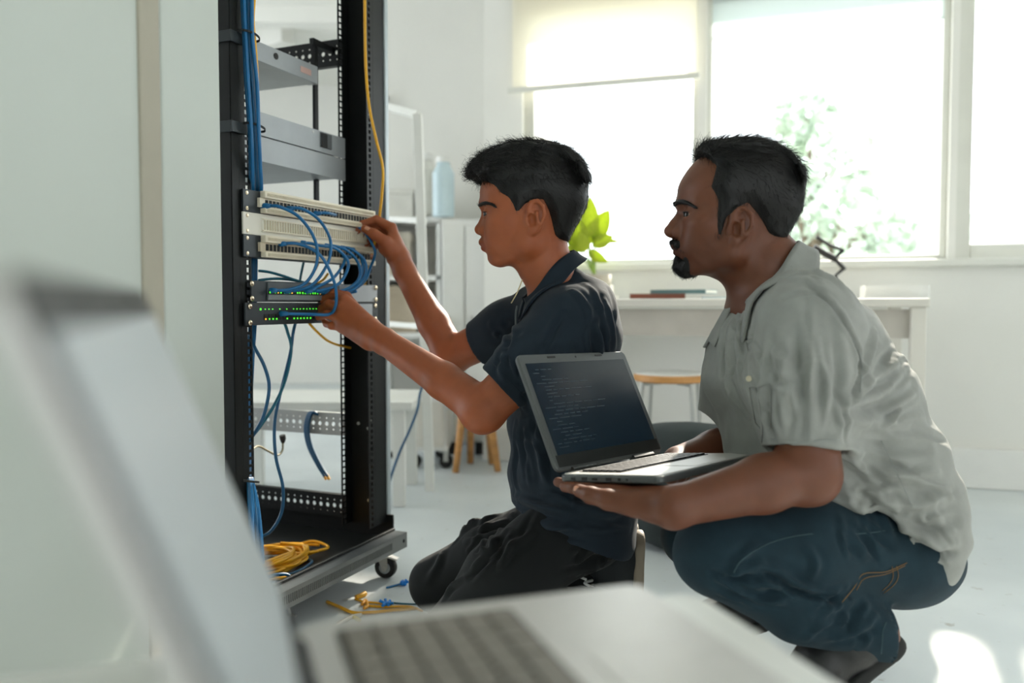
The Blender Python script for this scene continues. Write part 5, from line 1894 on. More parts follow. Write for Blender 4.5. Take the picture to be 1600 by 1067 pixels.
# ------------------------------------------------------------------ young worker kneeling at the rack
def fabric(name, rgb, rough=.85, bump=.25, sc=900, var=.06, sheen=.15):
    return mat(name, rgb, rough, var=var, scale=35, bump=bump, bscale=sc, sheen=sheen, spec=.25)
M_hair = mat('black_hair', (17, 17, 18), 0.5, var=0.2, scale=80, spec=.35)
M_eyew = mat('eye_white_shaded', (150, 142, 134), 0.25, var=0.02)  # white greyed down, the eye socket's shade put into its colour
M_iris = mat('dark_iris', (30, 18, 12), 0.12, var=0.1)
M_nail = mat('fingernail', (205, 150, 122), 0.3, var=0.05)
M_skin1 = skin_material('young_worker_skin', (154, 83, 48))
M_polo = fabric('navy_polo_knit', (29, 40, 50), sheen=.05)
M_trs1 = fabric('black_trouser_twill', (24, 27, 28), sheen=.05)

boy = empty('person', (at(830, 476, 1.66).x, 1.66, 0), 'person kneeling at the rack in a dark polo shirt, both hands at the cables', 'person')
HB = Head(825, 315, 1.645, fwd=(-1, 0.03, -0.01), up=(0, 0, 1), scale=1.0)

def finger(v, pix, rs, k=.004):
    P = [V3(p) if len(p) == 3 and not isinstance(p, tuple) else V3(at(*p)) for p in pix]
    v.chain(P, rs, k)
    return P

def build_boy_body():
    h = .0024
    v = Vox([(-.52, .30, h)], [(1.40, 2.12, h)], [(.02, .50, .006), (.50, 1.0, h)])
    sculpt_head(v, HB, ul=.0015, ment=.002, nose=1.04)
    # neck and torso inside the shirt
    v.loft([(HB(-.022, 0, -.055), .050, .048, (1, 0, 0)), (at(854, 420, 1.65), .049, .048, (1, 0, .2)), (at(872, 470, 1.655), .052, .060, (1, 0, .2))], k=.03, kk=.02)
    v.loft([(at(874, 478, 1.66), .06, .10, (1, 0, 0)), (at(882, 560, 1.67), .085, .125, (1, 0, 0)), (at(882, 680, 1.69), .088, .110, (1, 0, 0)), (at(898, 800, 1.66), .095, .13, (1, 0, 0))], k=.03, kk=.03)
    for (hp, kn, an) in (((900, 825, 1.61), (712, 1000, 1.50), (955, 985, 1.58)), ((892, 812, 1.75), (684, 915, 1.80), (955, 905, 1.80))):
        v.chain([at(*hp), at(*kn), at(*an)], [.062, .038, .022], .02)
    # near arm
    S, E_, W_ = at(890, 512, 1.562), at(757, 640, 1.575), at(600, 533, 1.755)
    v.cone(S, E_, .050, .0405, .02)
    mid = (E_ * .62 + W_ * .38) + Vector((0, 0, .002))
    v.chain([E_, mid, W_], [.0400, .0365, .0270], .012)
    v.ell(at(750, 646, 1.572), (.030, .030, .030), k=.03)
    # near hand: back of the hand, fingers reaching to the switch
    Hn = lambda x, y, d: V3(at(x, y, d))
    v.chain([W_, Hn(585, 525, 1.775), Hn(572, 515, 1.79)], [.027, .0275, .0275], .012)
    k4 = [Hn(538, 468, 1.835), Hn(533, 481, 1.822), Hn(531, 497, 1.815), Hn(534, 512, 1.815)]
    wr = [Hn(580, 510, 1.800), Hn(579, 518, 1.785), Hn(577, 526, 1.780), Hn(576, 534, 1.780)]
    for a, b, ra in zip(wr, k4, (.0185, .0185, .018, .016)):
        v.cone(a, b, ra, .0122, .014)
    fingers = {
        'index': [(538, 468, 1.835), (522, 459, 1.855), (506, 468, 1.868), (499, 478, 1.878)],
        'middle': [(533, 481, 1.822), (514, 475, 1.840), (501, 483, 1.862), (495, 490, 1.872)],
        'ring': [(531, 497, 1.815), (511, 491, 1.828), (498, 494, 1.850), (493, 497, 1.860)],
        'pinky': [(534, 511, 1.815), (518, 509, 1.824), (510, 506, 1.842), (507, 502, 1.850)]}
    rr = {'index': [.0122, .0100, .0088, .0074], 'middle': [.0124, .0102, .0090, .0075], 'ring': [.0118, .0096, .0085, .0071], 'pinky': [.0104, .0084, .0074, .0063]}
    for nme, px in fingers.items():
        v.chain([at(*p) for p in px], rr[nme], .0035)
    v.chain([at(565, 498, 1.815), at(540, 465, 1.862), at(521, 458, 1.880), at(505, 470, 1.890)], [.017, .0135, .0115, .0085], .006)
    # far arm
    S2, E2, W2 = at(838, 490, 1.825), at(706, 556, 1.915), at(632, 424, 1.995)
    v.cone(S2, E2, .050, .040, .02)
    mid = (E2 * .62 + W2 * .38)
    v.chain([E2, mid, W2], [.0395, .0365, .0262], .012)
    v.ell(at(702, 559, 1.915), (.030, .030, .030), k=.03)
    # far hand pinching the cord: thumb side towards us
    v.chain([W2, at(624, 404, 2.003), at(614, 384, 2.01)], [.0262, .0255, .025], .012)
    kn = [(612, 356, 2.000), (610, 362, 2.020), (607, 370, 2.038), (603, 379, 2.052)]
    wb = [(622, 398, 1.995), (620, 400, 2.008), (618, 402, 2.020), (616, 405, 2.030)]
    for a, b, ra in zip(wb, kn, (.019, .019, .018, .017)):
        v.cone(at(*a), at(*b), ra, .0125, .012)
    v.ell(at(606, 386, 1.985), (.024, .018, .022), k=.016)
    fg = [([(612, 356, 2.000), (588, 343.5, 2.004), (567, 350, 2.004), (557.5, 362, 2.000)], [.0125, .0105, .0092, .0078]),
          ([(610, 362, 2.020), (586, 356, 2.028), (567, 362, 2.026), (561, 374, 2.018)], [.0125, .0105, .0092, .0078]),
          ([(607, 370, 2.038), (584, 371, 2.044), (569, 381, 2.040), (572, 394, 2.034)], [.0120, .0100, .0090, .0076]),
          ([(603, 379, 2.052), (586, 383, 2.056), (576, 392, 2.052), (580, 402, 2.046)], [.0108, .0086, .0078, .0066])]
    for px, r_ in fg:
        v.chain([at(*p) for p in px], r_, .0035)
    v.chain([at(612, 392, 1.982), at(602, 378, 1.972), at(585, 366, 1.972), at(570, 357.5, 1.978)], [.019, .0145, .0118, .0094], .006)
    P, F = v.surface()
    T = np.ones((len(P), 3))
    T = lip_tint(P, HB, T)
    brow(P, vnormals(P, F), HB, [(749, 321), (756, 318), (765, 319), (773, 323)], boy, .0034)
    return np_mesh('body', P, F, M_skin1, boy, tint=T)
build_boy_body()
eyes(HB, boy, (-1, -.42, -.42), M_eyew, M_iris)
# nails
def nail(p, n, t, sz, parent, m=None):
    p = Vector(p); n = Vector(n).normalized(); t = Vector(t).normalized(); s = n.cross(t).normalized(); t = s.cross(n)
    V, F = [], []
    for i in range(5):
        for j in range(5):
            u, w = (i - 2) / 2, (j - 2) / 2
            rr_ = math.sqrt(max(0, 1 - .35 * u * u))
            V.append(p + t * (sz * u) + s * (sz * .72 * w * rr_) - n * (sz * .30 * w * w))
    for i in range(4):
        for j in range(4):
            F.append((i * 5 + j, i * 5 + j + 1, i * 5 + j + 6, i * 5 + j + 5))
    o = MB().add(V, F).build('fingernail', m or M_nail, parent, smooth=True)
    sd = o.modifiers.new('thick', 'SOLIDIFY'); sd.thickness = .0006
    return o
tp = at(574, 360, 1.973)
nail(tp + Vector((0.001, -.0088, .0045)), (0, -.85, .5), at(570, 357.5, 1.978) - at(585, 366, 1.972), .0060, boy)
nail(at(580, 400, 2.046) + Vector((0, -.0062, 0)), (0.2, -1, 0), (-.2, 0, 1), .0042, boy)

def hair_obj(name, v, hull_fn, m, parent, extra, ):
    pass

def build_boy_hair():
    h = .0026
    o = HB.o
    v = Vox([(o[0] - .15, o[0] + .15, h)], [(o[1] - .12, o[1] + .12, h)], [(o[2] - .12, o[2] + .15, h)])
    E = lambda c, r, k=.02, op='u', rot=None: v.ell(HB(*c), r, HB.R if rot is None else rot, k, op)
    E((-.016, 0, .033), (.0955, .0775, .083))
    E((.045, 0, .066), (.058, .060, .040), .03)
    E((.088, -.004, .062), (.030, .046, .019), .02, rot=HB.rot(pitch=.25))
    E((.045, 0, .030), (.050, .0685, .040), .03)
    v.cone(HB(-.070, .025, .0), HB(-.048, .018, -.060), .042, .033, .03)
    v.cone(HB(-.070, -.025, .0), HB(-.048, -.018, -.060), .042, .033, .03)
    # tousled clumps
    rnd = random.Random(11)
    for _ in range(70):
        a = rnd.uniform(-.6, 3.0); y = rnd.uniform(-.062, .062)
        r = .088
        c = (-.008 + .098 * math.cos(a), y, .040 + .072 * math.sin(a) * math.sqrt(max(.1, 1 - (y / .085) ** 2)))
        if c[2] < .03: continue
        q = rnd.uniform(.008, .014)
        E(c, (q * 1.9, q * .9, q * .7), .008, rot=HB.rot(yaw=rnd.uniform(-.7, .7), pitch=-(a - 1.57) * .8))
    for _ in range(26):
        y = rnd.uniform(-.055, .045); x = .096 + rnd.uniform(-.012, .014) - abs(y) * .25; z = .055 + rnd.uniform(-.012, .018)
        q = rnd.uniform(.005, .009)
        E((x, y, z), (q * 1.3, q, q), .006)
    # face and ear area, seen from the side, stays free
    face = [(752, 281), (764, 289), (774, 297), (783, 309), (795, 316), (801, 326), (806, 339), (813, 337), (822, 327), (834, 320), (848, 320), (856, 335), (860, 357), (868, 374), (876, 384), (880, 440), (700, 440), (700, 282)]
    fp_ = [((825 - a) / 812., (315 - b) / 812.) for a, b in face]
    hair_hug(v, HB, fp_, dict(ul=.0015, ment=.002, nose=1.04))
    P, F = v.surface()
    N = vnormals(P, F)
    L = HB.local(P)
    fwd, up = HB.R[0], HB.R[2]
    def flow(p, n):
        l = HB.local(p)
        back = np.where((l[:, 2] < .045) | (l[:, 0] < -.04), 1.0, 0.0)[:, None]
        topf = np.where((l[:, 2] >= .045) & (l[:, 0] >= -.04), 1.0, 0.0)[:, None]
        swirl = np.stack([np.sin(l[:, 1] * 60 + l[:, 0] * 35), np.cos(l[:, 0] * 70), np.sin(l[:, 2] * 50)], 1) * .4
        return back * (-up * 1.0 - fwd * .5) + topf * (fwd * 1.0 + up * .15) + swirl
    top = L[:, 2] > .03
    S1 = strands(P, N, flow, 5200, .020, .00055, 1, lift=.35, curl=.16, wild=.35, mask=top)
    S2 = strands(P, N, flow, 6500, .0085, .00036, 2, lift=.10, curl=.03, wild=.25, mask=~top)
    frn = (L[:, 0] > .075) & (L[:, 2] > .03)
    S3 = strands(P, N, flow, 900, .018, .0006, 3, lift=.25, curl=.35, wild=.5, mask=frn)
    PP, FF = join_np([(P, F), S1, S2, S3])
    o_ = np_mesh('hair', PP, FF, M_hair, boy)
    o_['label'] = 'short tousled black hair'
build_boy_hair()

def build_boy_shirt():
    h = .0030
    v = Vox([(-.12, .30, h)], [(1.40, 2.02, h)], [(.13, .86, h)])
    S, C1 = at(890, 508, 1.566), at(786, 608, 1.563)
    S2, C2 = at(838, 490, 1.815), at(752, 537, 1.882)
    for (A, B) in ((S, C1), (S2, C2)):
        d = (B - A).normalized()
        v.chain([A, A * .5 + B * .5, B + d * .03], [.060, .059, .056], .04)
    for (A, B) in ((S, C1), (S2, C2)):
        d = (B - A).normalized()
        v.cone(B - d * .035, B + d * .09, .048, .052, .0, 's')
        c = V3(B)
        v.halfspace(c, d, c - .10, c + .10)
    st = [(at(876, 482, 1.66), .070, .115, (1, 0, .2)),
          (at(883, 530, 1.66), .098, .150, (1, 0, 0)),
          (at(881, 590, 1.675), .106, .142, (1, 0, 0)),
          (at(880, 660, 1.69), .110, .136, (1, 0, 0)),
          (at(886, 730, 1.69), .116, .138, (1, 0, 0)),
          (at(897, 795, 1.675), .127, .166, (1, 0, 0)),
          (at(908, 850, 1.67), .116, .172, (1, 0, 0))]
    v.loft(st, k=.035, kk=.03, cap=.5)
    v.ell(at(928, 500, 1.65), (.046, .11, .072), k=.05)
    v.cone(at(886, 446, 1.655), at(906, 476, 1.655), .040, .055, .03)
    v.cone(at(872, 476, 1.64), at(892, 500, 1.560), .042, .050, .03)
    v.cone(at(868, 474, 1.67), at(842, 484, 1.79), .042, .052, .03)
    # hem
    a, b = at(797, 792, 1.60), at(992, 872, 1.60)
    d = (b - a).normalized()
    nrm = Vector((-d.z, 0, d.x)); nrm = nrm if nrm.z < 0 else -nrm
    v.halfspace(a, nrm, [-.3, 1.3, .05], [.4, 2.1, .62])
    # neck opening
    D0 = v.D.copy()
    v.cone(at(850, 405, 1.652), at(866, 458, 1.655), .050, .050, .0, 's')
    P, F = v.surface()
    P = relax(P, F, 2)
    N = vnormals(P, F)
    fo = Folds(P, N)
    fo.noise(.0016, 40, 3)
    for pix, am, wd in (
            ([(812, 520), (800, 560), (812, 600)], -.004, .010), ([(790, 545), (782, 575), (792, 595)], .004, .010),
            ([(870, 560), (840, 575), (812, 590)], .004, .010), ([(880, 580), (850, 600), (820, 620)], -.005, .010),
            ([(905, 540), (900, 580), (880, 615)], -.006, .012), ([(930, 520), (940, 550), (935, 580)], .005, .012),
            ([(948, 470), (958, 510), (962, 550)], .004, .012), ([(935, 480), (945, 515), (950, 545)], -.004, .009),
            ([(815, 640), (812, 690), (822, 740)], -.005, .012), ([(830, 630), (835, 700), (850, 760)], .005, .013),
            ([(805, 660), (802, 720), (808, 770)], .004, .009), ([(812, 790), (850, 805), (900, 815)], -.005, .012),
            ([(800, 770), (840, 790), (890, 800)], .006, .012), ([(900, 790), (950, 800), (985, 790)], .006, .016),
            ([(890, 770), (940, 780), (985, 765)], -.006, .014), ([(895, 452), (915, 470), (925, 495)], .004, .010),
            ([(915, 440), (935, 465), (945, 490)], .004, .010), ([(880, 490), (860, 520), (850, 545)], -.004, .010),
            ([(765, 505), (775, 525), (778, 550)], .004, .010), ([(790, 500), (795, 520), (790, 545)], -.005, .010)):
        fo.line(pix, am * 1.5, wd)
    fo.creases((870, 590), 9, 60, 150, 18, (40, 25), .0042, .007, 1)
    fo.creases((850, 700), 10, 80, 75, 14, (45, 50), .0045, .008, 2)
    fo.creases((940, 520), 8, 60, 80, 14, (22, 45), .0040, .008, 3)
    fo.creases((900, 800), 8, 80, 10, 14, (70, 30), .0045, .008, 4)
    fo.creases((800, 560), 6, 45, 60, 20, (20, 25), .0035, .006, 5)
    P = fo.apply()
    o = np_mesh('polo_shirt', P, F, M_polo, boy)
    o['label'] = 'dark navy short-sleeved polo shirt'
    # hems: stitched bands on the cuffs
    for (A, B, r) in ((S, C1, .0565), (S2, C2, .0565)):
        d = (B - A).normalized(); q = d.orthogonal().normalized(); w_ = d.cross(q)
        ring = [B - d * .022 + q * (r + .002) * math.cos(t) + w_ * (r + .002) * math.sin(t) for t in [2 * math.pi * i / 40 for i in range(41)]]
        MB().tube(ring, .0009, 5, False).build('cuff_seam', M_polo, o)
    # collar
    lo_ = (at(812, 482, 1.655) - at(897, 396, 1.655)).normalized()
    up_ = Vector((0, 1, 0)).cross(lo_)
    if up_.z < 0: up_ = -up_
    c = collar_band(at(855, 429, 1.653), lo_, (0, 1, 0), up_, .070, .058, .036, .36, .36, 'collar', M_polo, o, tip=.018, thick=.004, back_h=.030)
    v.D = D0
    conform(c, v, .0055, 6)
    # placket with light piping and a thin cord at the throat
    pl = MB().tube(spline([at(808, 478, 1.645), at(806, 492, 1.640), at(806, 520, 1.62), at(804, 545, 1.61)], 6), .0022, 6)
    pl.build('placket_edge', mat('grey_piping', (92, 98, 100), .8), o, smooth=True)
    nc = MB().tube(spline([at(816, 437, 1.615), at(809, 455, 1.605), at(801, 470, 1.615), at(799, 473, 1.625)], 6), .0012, 6)
    nc.build('neck_cord', mat('cream_cord', (206, 190, 150), .7), boy, smooth=True)
    return o
build_boy_shirt()

def build_boy_trousers():
    h = .0042
    v = Vox([(-.26, .34, h)], [(1.38, 1.98, h)], [(-.004, .46, h)])
    v.ell(at(903, 822, 1.67), (.108, .145, .085), k=.02)
    near = [at(896, 825, 1.605), at(790, 905, 1.540), at(702, 1000, 1.505)]
    far = [at(888, 820, 1.745), at(775, 868, 1.775), at(681, 912, 1.80)]
    v.chain(near, [.080, .076, .060], .03)
    v.chain(far, [.080, .075, .058], .03)
    nk, na = at(706, 1003, 1.505), at(945, 985, 1.60)
    fk, fa = at(686, 918, 1.80), at(948, 905, 1.80)
    nk.z = .062; na.z = .085
    fk.z = .062; fa.z = .075
    v.chain([nk, nk * .5 + na * .5 + Vector((0, 0, .004)), na], [.058, .060, .043], .02)
    v.chain([fk, fk * .5 + fa * .5 + Vector((0, 0, .004)), fa], [.056, .058, .043], .02)
    v.halfspace((0, 0, .002), (0, 0, -1), [-.3, 1.3, -.02], [.4, 2.0, .02])
    P, F = v.surface()
    P = relax(P, F, 2)
    fo = Folds(P, vnormals(P, F))
    fo.noise(.0020, 34, 9)
    for pix, am, wd in (
            ([(800, 800), (770, 850), (740, 885)], .006, .010), ([(790, 830), (765, 862), (735, 900)], -.006, .010),
            ([(780, 800), (760, 810), (735, 815)], .006, .010), ([(795, 815), (770, 822), (742, 832)], -.006, .010),
            ([(725, 900), (705, 915), (690, 935)], .005, .010), ([(950, 870), (930, 885), (905, 895)], .006, .012),
            ([(975, 850), (945, 870), (910, 880)], -.006, .012), ([(690, 860), (680, 880), (665, 905)], .004, .014),
            ([(830, 830), (800, 850), (780, 880)], .006, .012)):
        fo.line(pix, am * 1.5, wd)
    fo.creases((790, 850), 8, 60, 125, 16, (35, 30), .005, .008, 11)
    fo.creases((740, 830), 7, 50, 150, 20, (30, 25), .005, .008, 12)
    fo.creases((930, 870), 8, 60, 150, 20, (45, 20), .005, .008, 13)
    P = fo.apply()
    P[:, 2] = np.maximum(P[:, 2], .001)
    o = np_mesh('trousers', P, F, M_trs1, boy)
    o['label'] = 'black trousers'
build_boy_trousers()

def shoe(parent, toe, heel, up, L, m_up, m_sole, laces=True, wd=.046, m_lace=None):
    """shoe from toe to heel (sole line), up = out of the sole"""
    toe, heel, up = Vector(toe), Vector(heel), Vector(up).normalized()
    d = (heel - toe).normalized(); s = up.cross(d).normalized(); up = d.cross(s)
    if up.dot(Vector(up)) < 0: up = -up
    lo = np.min([V3(toe), V3(heel)], axis=0) - .14; hi = np.max([V3(toe), V3(heel)], axis=0) + .14
    v = Vox(*[[(lo[i], hi[i], .003)] for i in range(3)])
    Q = lambda a, u, w=0: toe + d * (a * L) + up * u + s * w
    v.loft([(Q(.08, .026), .024, wd * .80, up), (Q(.30, .030), .030, wd, up), (Q(.55, .038), .038, wd * .86, up), (Q(.80, .044), .044, wd * .74, up), (Q(.93, .044), .042, wd * .66, up)], k=0, kk=.03, cap=.9)
    v.cone(Q(.80, .05), Q(.84, .100), .040, .040, .02)
    v.halfspace(Q(0, .006), -up, lo, hi)
    v.cone(Q(.80, .085), Q(.86, .15), .034, .036, .0, 's')
    v.halfspace(Q(.8, .098), up, lo, hi)
    P, F = v.surface()
    root = np_mesh('shoe', P, F, m_up, parent)
    v2 = Vox(*[[(lo[i], hi[i], .003)] for i in range(3)])
    v2.loft([(Q(.05, .0), .03, wd * .80, up), (Q(.30, .0), .03, wd * 1.04, up), (Q(.58, 0), .03, wd * .88, up), (Q(.93, .0), .03, wd * .76, up)], k=0, kk=.03, cap=1.1)
    v2.halfspace(Q(0, .014), up, lo, hi, .003)
    v2.halfspace(Q(0, -.006), -up, lo, hi, .003)
    P, F = v2.surface()
    np_mesh('sole', P, F, m_sole, root)
    if laces:
        for q in range(4):
            a = .34 + .085 * q
            MB().tube(spline([Q(a, .050 + .018 * q, -.024), Q(a + .01, .062 + .021 * q, 0), Q(a, .050 + .018 * q, .024)], 4), .0028, 6).build('lace', m_lace or M_white, root, smooth=True)
    return root
M_shoe1 = fabric('dark_grey_canvas', (40, 44, 46), sheen=0)
M_sole1 = mat('taupe_rubber_sole', (150, 138, 122), .6, var=.06)
for (px, py, yy, z0, z1) in ((968, 900, 1.63, .020, .205), (962, 900, 1.83, .020, .20)):
    t_ = at(px, py, yy); t_.z = z0
    h_ = at(px + 22, py, yy); h_.z = z1
    shoe(boy, t_ + Vector((.028, 0, 0)), h_ + Vector((.012, 0, 0)), (-1, 0, .12), (.195 if yy < 1.7 else .155), M_shoe1, M_sole1)

# ------------------------------------------------------------------ man crouching with the laptop
M_skin2 = skin_material('crouching_man_skin', (104, 59, 37))
M_shirt2 = fabric('grey_linen', (150, 152, 148), bump=.35, sc=700, sheen=.1)
M_jean = fabric('dark_denim', (30, 50, 60), bump=.4, sc=800, var=.12, sheen=.05)
M_leather = mat('black_leather', (28, 29, 30), .45, var=.1, bump=.2, bscale=250)
man = empty('person', (at(1260, 476, 1.42).x, 1.42, 0), 'person crouching in a grey short-sleeved shirt and jeans, holding an open laptop', 'person')
YM = 1.444
HM = Head(1145, 322, YM, fwd=(-1, 0.03, 0.085), up=(0, 0, 1), scale=1.0, shift=(.0025, 0, .002))
KW_M = dict(nose=1.24, fh=-.001, ment=-.002, hump=.004, jaw=1.12, cheek=1.05, ear=(.014, -.006))
def hp(px, py, yl):
    return at(px, py, YM - yl)

# spine line of the torso
def sp(px, py, Y=1.42):
    ref = 1.42 - .118 * min(1, max(0, (py - 460) / 120))
    q = at(px, py, ref)
    return Vector((q.x, Y, q.z))
LA = (-.82, -.36, -.44)

def build_man_body():
    h = .0024
    v = Vox([(.02, .80, h)], [(1.10, 1.80, h)], [(.0, .32, .006), (.32, 1.0, h)])
    sculpt_head(v, HM, **KW_M)
    v.loft([(hp(1170, 368, 0), .056, .052, (1, 0, 0)), (hp(1190, 415, 0), .066, .061, (1, 0, .3)), (hp(1210, 460, 0), .070, .070, (1, 0, .4))], k=.03, kk=.02)
    v.loft([(sp(1215, 475), .07, .11, LA), (sp(1270, 570), .115, .155, LA), (sp(1325, 680), .125, .15, LA), (sp(1385, 815), .075, .11, LA)], k=.03, kk=.04)
    # legs inside the jeans
    v.chain([at(1385, 860, 1.32), at(1125, 862, 1.255), at(1368, 985, 1.27), at(1378, 1002, 1.27)], [.075, .045, .030, .024], .02)
    v.chain([at(1340, 850, 1.56), at(1088, 836, 1.60), at(1290, 950, 1.60), at(1300, 975, 1.60)], [.075, .045, .030, .028], .02)
    # near arm
    S, E_ = at(1262, 505, 1.275), at(1262, 738, 1.215)
    Wr = LP(.292, .205, -.043)
    v.cone(S, E_, .054, .045, .02)
    mid = E_ * .66 + Wr * .34
    v.chain([E_, mid, Wr], [.0420, .0405, .0275], .015)
    v.ell(at(1266, 748, 1.215), (.030, .032, .028), k=.03)
    # near hand, palm up under the laptop
    kn = [(0.2970, 0.0986, -0.0255), (0.2770, 0.0933, -0.0245), (0.2560, 0.0950, -0.0245), (0.2350, 0.1021, -0.0255)]
    wb = [(0.3050, 0.1672, -0.0400), (0.2900, 0.1716, -0.0400), (0.2750, 0.1716, -0.0400), (0.2630, 0.1716, -0.0400)]
    for a, b in zip(wb, kn):
        v.cone(LP(*a), LP(*b), .0185, .0125, .014)
    v.cone(Wr, LP(0.2850, 0.1672, -0.0410), .029, .024, .014)
    tips = [[(0.2970, 0.0986, -0.0255), (0.2970, 0.0572, -0.0215), (0.2960, 0.0308, -0.0195), (0.2950, 0.0106, -0.0185)],
            [(0.2770, 0.0933, -0.0245), (0.2780, 0.0475, -0.0215), (0.2790, 0.0158, -0.0190), (0.2810, -0.0141, -0.0135)],
            [(0.2560, 0.0950, -0.0245), (0.2550, 0.0528, -0.0215), (0.2550, 0.0246, -0.0195), (0.2550, 0.0035, -0.0185)],
            [(0.2350, 0.1021, -0.0255), (0.2330, 0.0686, -0.0215), (0.2320, 0.0484, -0.0195), (0.2310, 0.0317, -0.0185)]]
    rr = [[.0122, .0102, .0092, .0080], [.0124, .0104, .0094, .0080], [.0120, .0100, .0090, .0078], [.0108, .0090, .0080, .0068]]
    for t, r_ in zip(tips, rr):
        v.chain([LP(*q) for q in t], r_, .0035)
    v.chain([LP(0.3090, 0.1514, -0.0380), LP(0.3210, 0.1144, -0.0310), LP(0.3210, 0.0827, -0.0255), LP(0.3150, 0.0563, -0.0205)], [.019, .0145, .0120, .0098], .006)
    # far arm
    S2, E2, W2 = at(1180, 520, 1.575), at(1158, 700, 1.58), at(1060, 722, 1.50)
    v.chain([S2, E2], [.054, .046], .02)
    v.chain([E2, E2 * .6 + W2 * .4, W2], [.046, .043, .029], .015)
    for (dx, dy) in ((0, 0), (.02, .012), (.04, .016), (.06, .012)):
        b = LP(.04 + dx, .065 + dy, -.028)
        v.cone(W2, b, .020, .0115, .012)
        v.chain([b, LP(.045 + dx, .035 + dy, -.0205), LP(.05 + dx, .012 + dy, -.0190)], [.0115, .0095, .0080], .0035)
    P, F = v.surface()
    T = lip_tint(P, HM, np.ones((len(P), 3)), (.80, .62, .62))
    L = HM.local(P)
    # shaved beard shadow on cheek and jaw
    w = np.clip((-.055 - L[:, 2]) / .03, 0, 1) * np.clip((L[:, 0] - .0) / .03, 0, 1) * np.clip((.14 + L[:, 2]) / .02, 0, 1)
    T = T * (1 - .22 * w[:, None] * np.array([.9, 1, 1]))
    brow(P, vnormals(P, F), HM, [(1054, 318), (1062, 315), (1074, 318), (1086, 325)], man, .0040)
    return np_mesh('body', P, F, M_skin2, man, tint=T)
build_man_body()
eyes(HM, man, (-1, -.45, -.02), M_eyew, M_iris)
nail(LP(.3235, .0600, -.0150), lhx * .75 + lhz * .6, -lhy, .0062, man)

def build_man_hair():
    h = .0026
    W = Head(1145, 322, YM, fwd=(-1, .03, 0), up=(0, 0, 1))
    o = W.o
    v = Vox([(o[0] - .15, o[0] + .15, h)], [(o[1] - .12, o[1] + .12, h)], [(o[2] - .12, o[2] + .15, h)])
    E = lambda c, r, k=.02, op='u', rot=None: v.ell(W(*c), r, W.R if rot is None else rot, k, op)
    E((-.012, 0, .030), (.0965, .0785, .0835))
    E((.030, 0, .052), (.050, .064, .050), .03)
    E((.030, 0, .020), (.045, .0695, .045), .03)
    for q in (-1, 1):
        v.cone(W(-.066, q * .026, .0), W(-.054, q * .020, -.042), .042, .034, .03)
    rnd = random.Random(5)
    for _ in range(40):
        a = rnd.uniform(1.0, 3.6); y = rnd.uniform(-.06, .06)
        c = (-.010 + .094 * math.cos(a), y, .034 + .078 * math.sin(a) * math.sqrt(max(.1, 1 - (y / .085) ** 2)))
        q = rnd.uniform(.007, .012)
        E(c, (q * 1.9, q * .9, q * .6), .008, rot=W.rot(yaw=rnd.uniform(-.5, .5), pitch=-(a - 1.57) * .9))
    face = [(1086, 238), (1096, 249), (1108, 268), (1097, 300), (1107, 320), (1106, 358), (1109, 373), (1116, 373), (1122, 348), (1136, 334), (1152, 326), (1166, 340), (1168, 360), (1180, 378), (1202, 386), (1212, 440), (960, 440), (960, 232)]
    fp_ = [((1145 - a) / 900., (322 - b) / 900.) for a, b in face]
    hair_hug(v, HM, fp_, KW_M, frame=W, fringe_z=.06)
    P, F = v.surface()
    N = vnormals(P, F)
    L = W.local(P)
    fwd, up = W.R[0], W.R[2]
    def flow(p, n):
        l = W.local(p)
        swirl = np.stack([np.sin(l[:, 1] * 60 + l[:, 0] * 35), np.cos(l[:, 0] * 70), np.sin(l[:, 2] * 50)], 1) * .25
        t = np.clip((l[:, 2] - .03) / .05, 0, 1)[:, None]
        return (1 - t) * (-up - fwd * .4) + t * (-fwd * 1.0 - up * .1) + swirl
    top = (L[:, 2] > .06)
    S1 = strands(P, N, flow, 3600, .024, .00045, 1, lift=.45, curl=.08, wild=.25, mask=top)
    S2 = strands(P, N, flow, 7000, .012, .00038, 2, lift=.16, curl=.08, wild=.25, mask=~top)
    frn = (L[:, 0] > .045) & (L[:, 2] > .07)
    S3 = strands(P, N, lambda p, n: np.tile(-fwd + up * .9, (len(p), 1)), 420, .024, .0004, 3, lift=.8, curl=.25, wild=.5, mask=frn)
    o_ = np_mesh('hair', *join_np([(P, F), S1, S2, S3]), M_hair, man)
    o_['label'] = 'short black hair with thin wisps on top'
    # moustache and goatee
    b = Vox([(HM.o[0] - .13, HM.o[0] + .0, .0018)], [(YM - .05, YM + .05, .0018)], [(HM.o[2] - .15, HM.o[2] - .03, .0018)])
    for s in (-1, 1):
        b.chain([HM(.0950, s * .004, -.0725), HM(.0880, s * .016, -.0760), HM(.0760, s * .0265, -.0860), HM(.0710, s * .0265, -.1000), HM(.0680, s * .0200, -.1120)], [.0050, .0050, .0036, .0036, .007], .006)
    b.ell(HM(.066, 0, -.1130), (.0225, .0255, .0190), HM.R, .012)
    b.cone(HM(.0825, 0, -.1000), HM(.079, 0, -.110), .0070, .011, .008)
    Pb, Fb = b.surface()
    Nb = vnormals(Pb, Fb)
    Sb = strands(Pb, Nb, lambda p, n: np.tile(-up + fwd * .15, (len(p), 1)), 2600, .008, .00035, 6, lift=.35, wild=.35)
    o_ = np_mesh('beard', *join_np([(Pb, Fb), Sb]), M_hair, man)
    o_['label'] = 'black moustache and goatee'
build_man_hair()

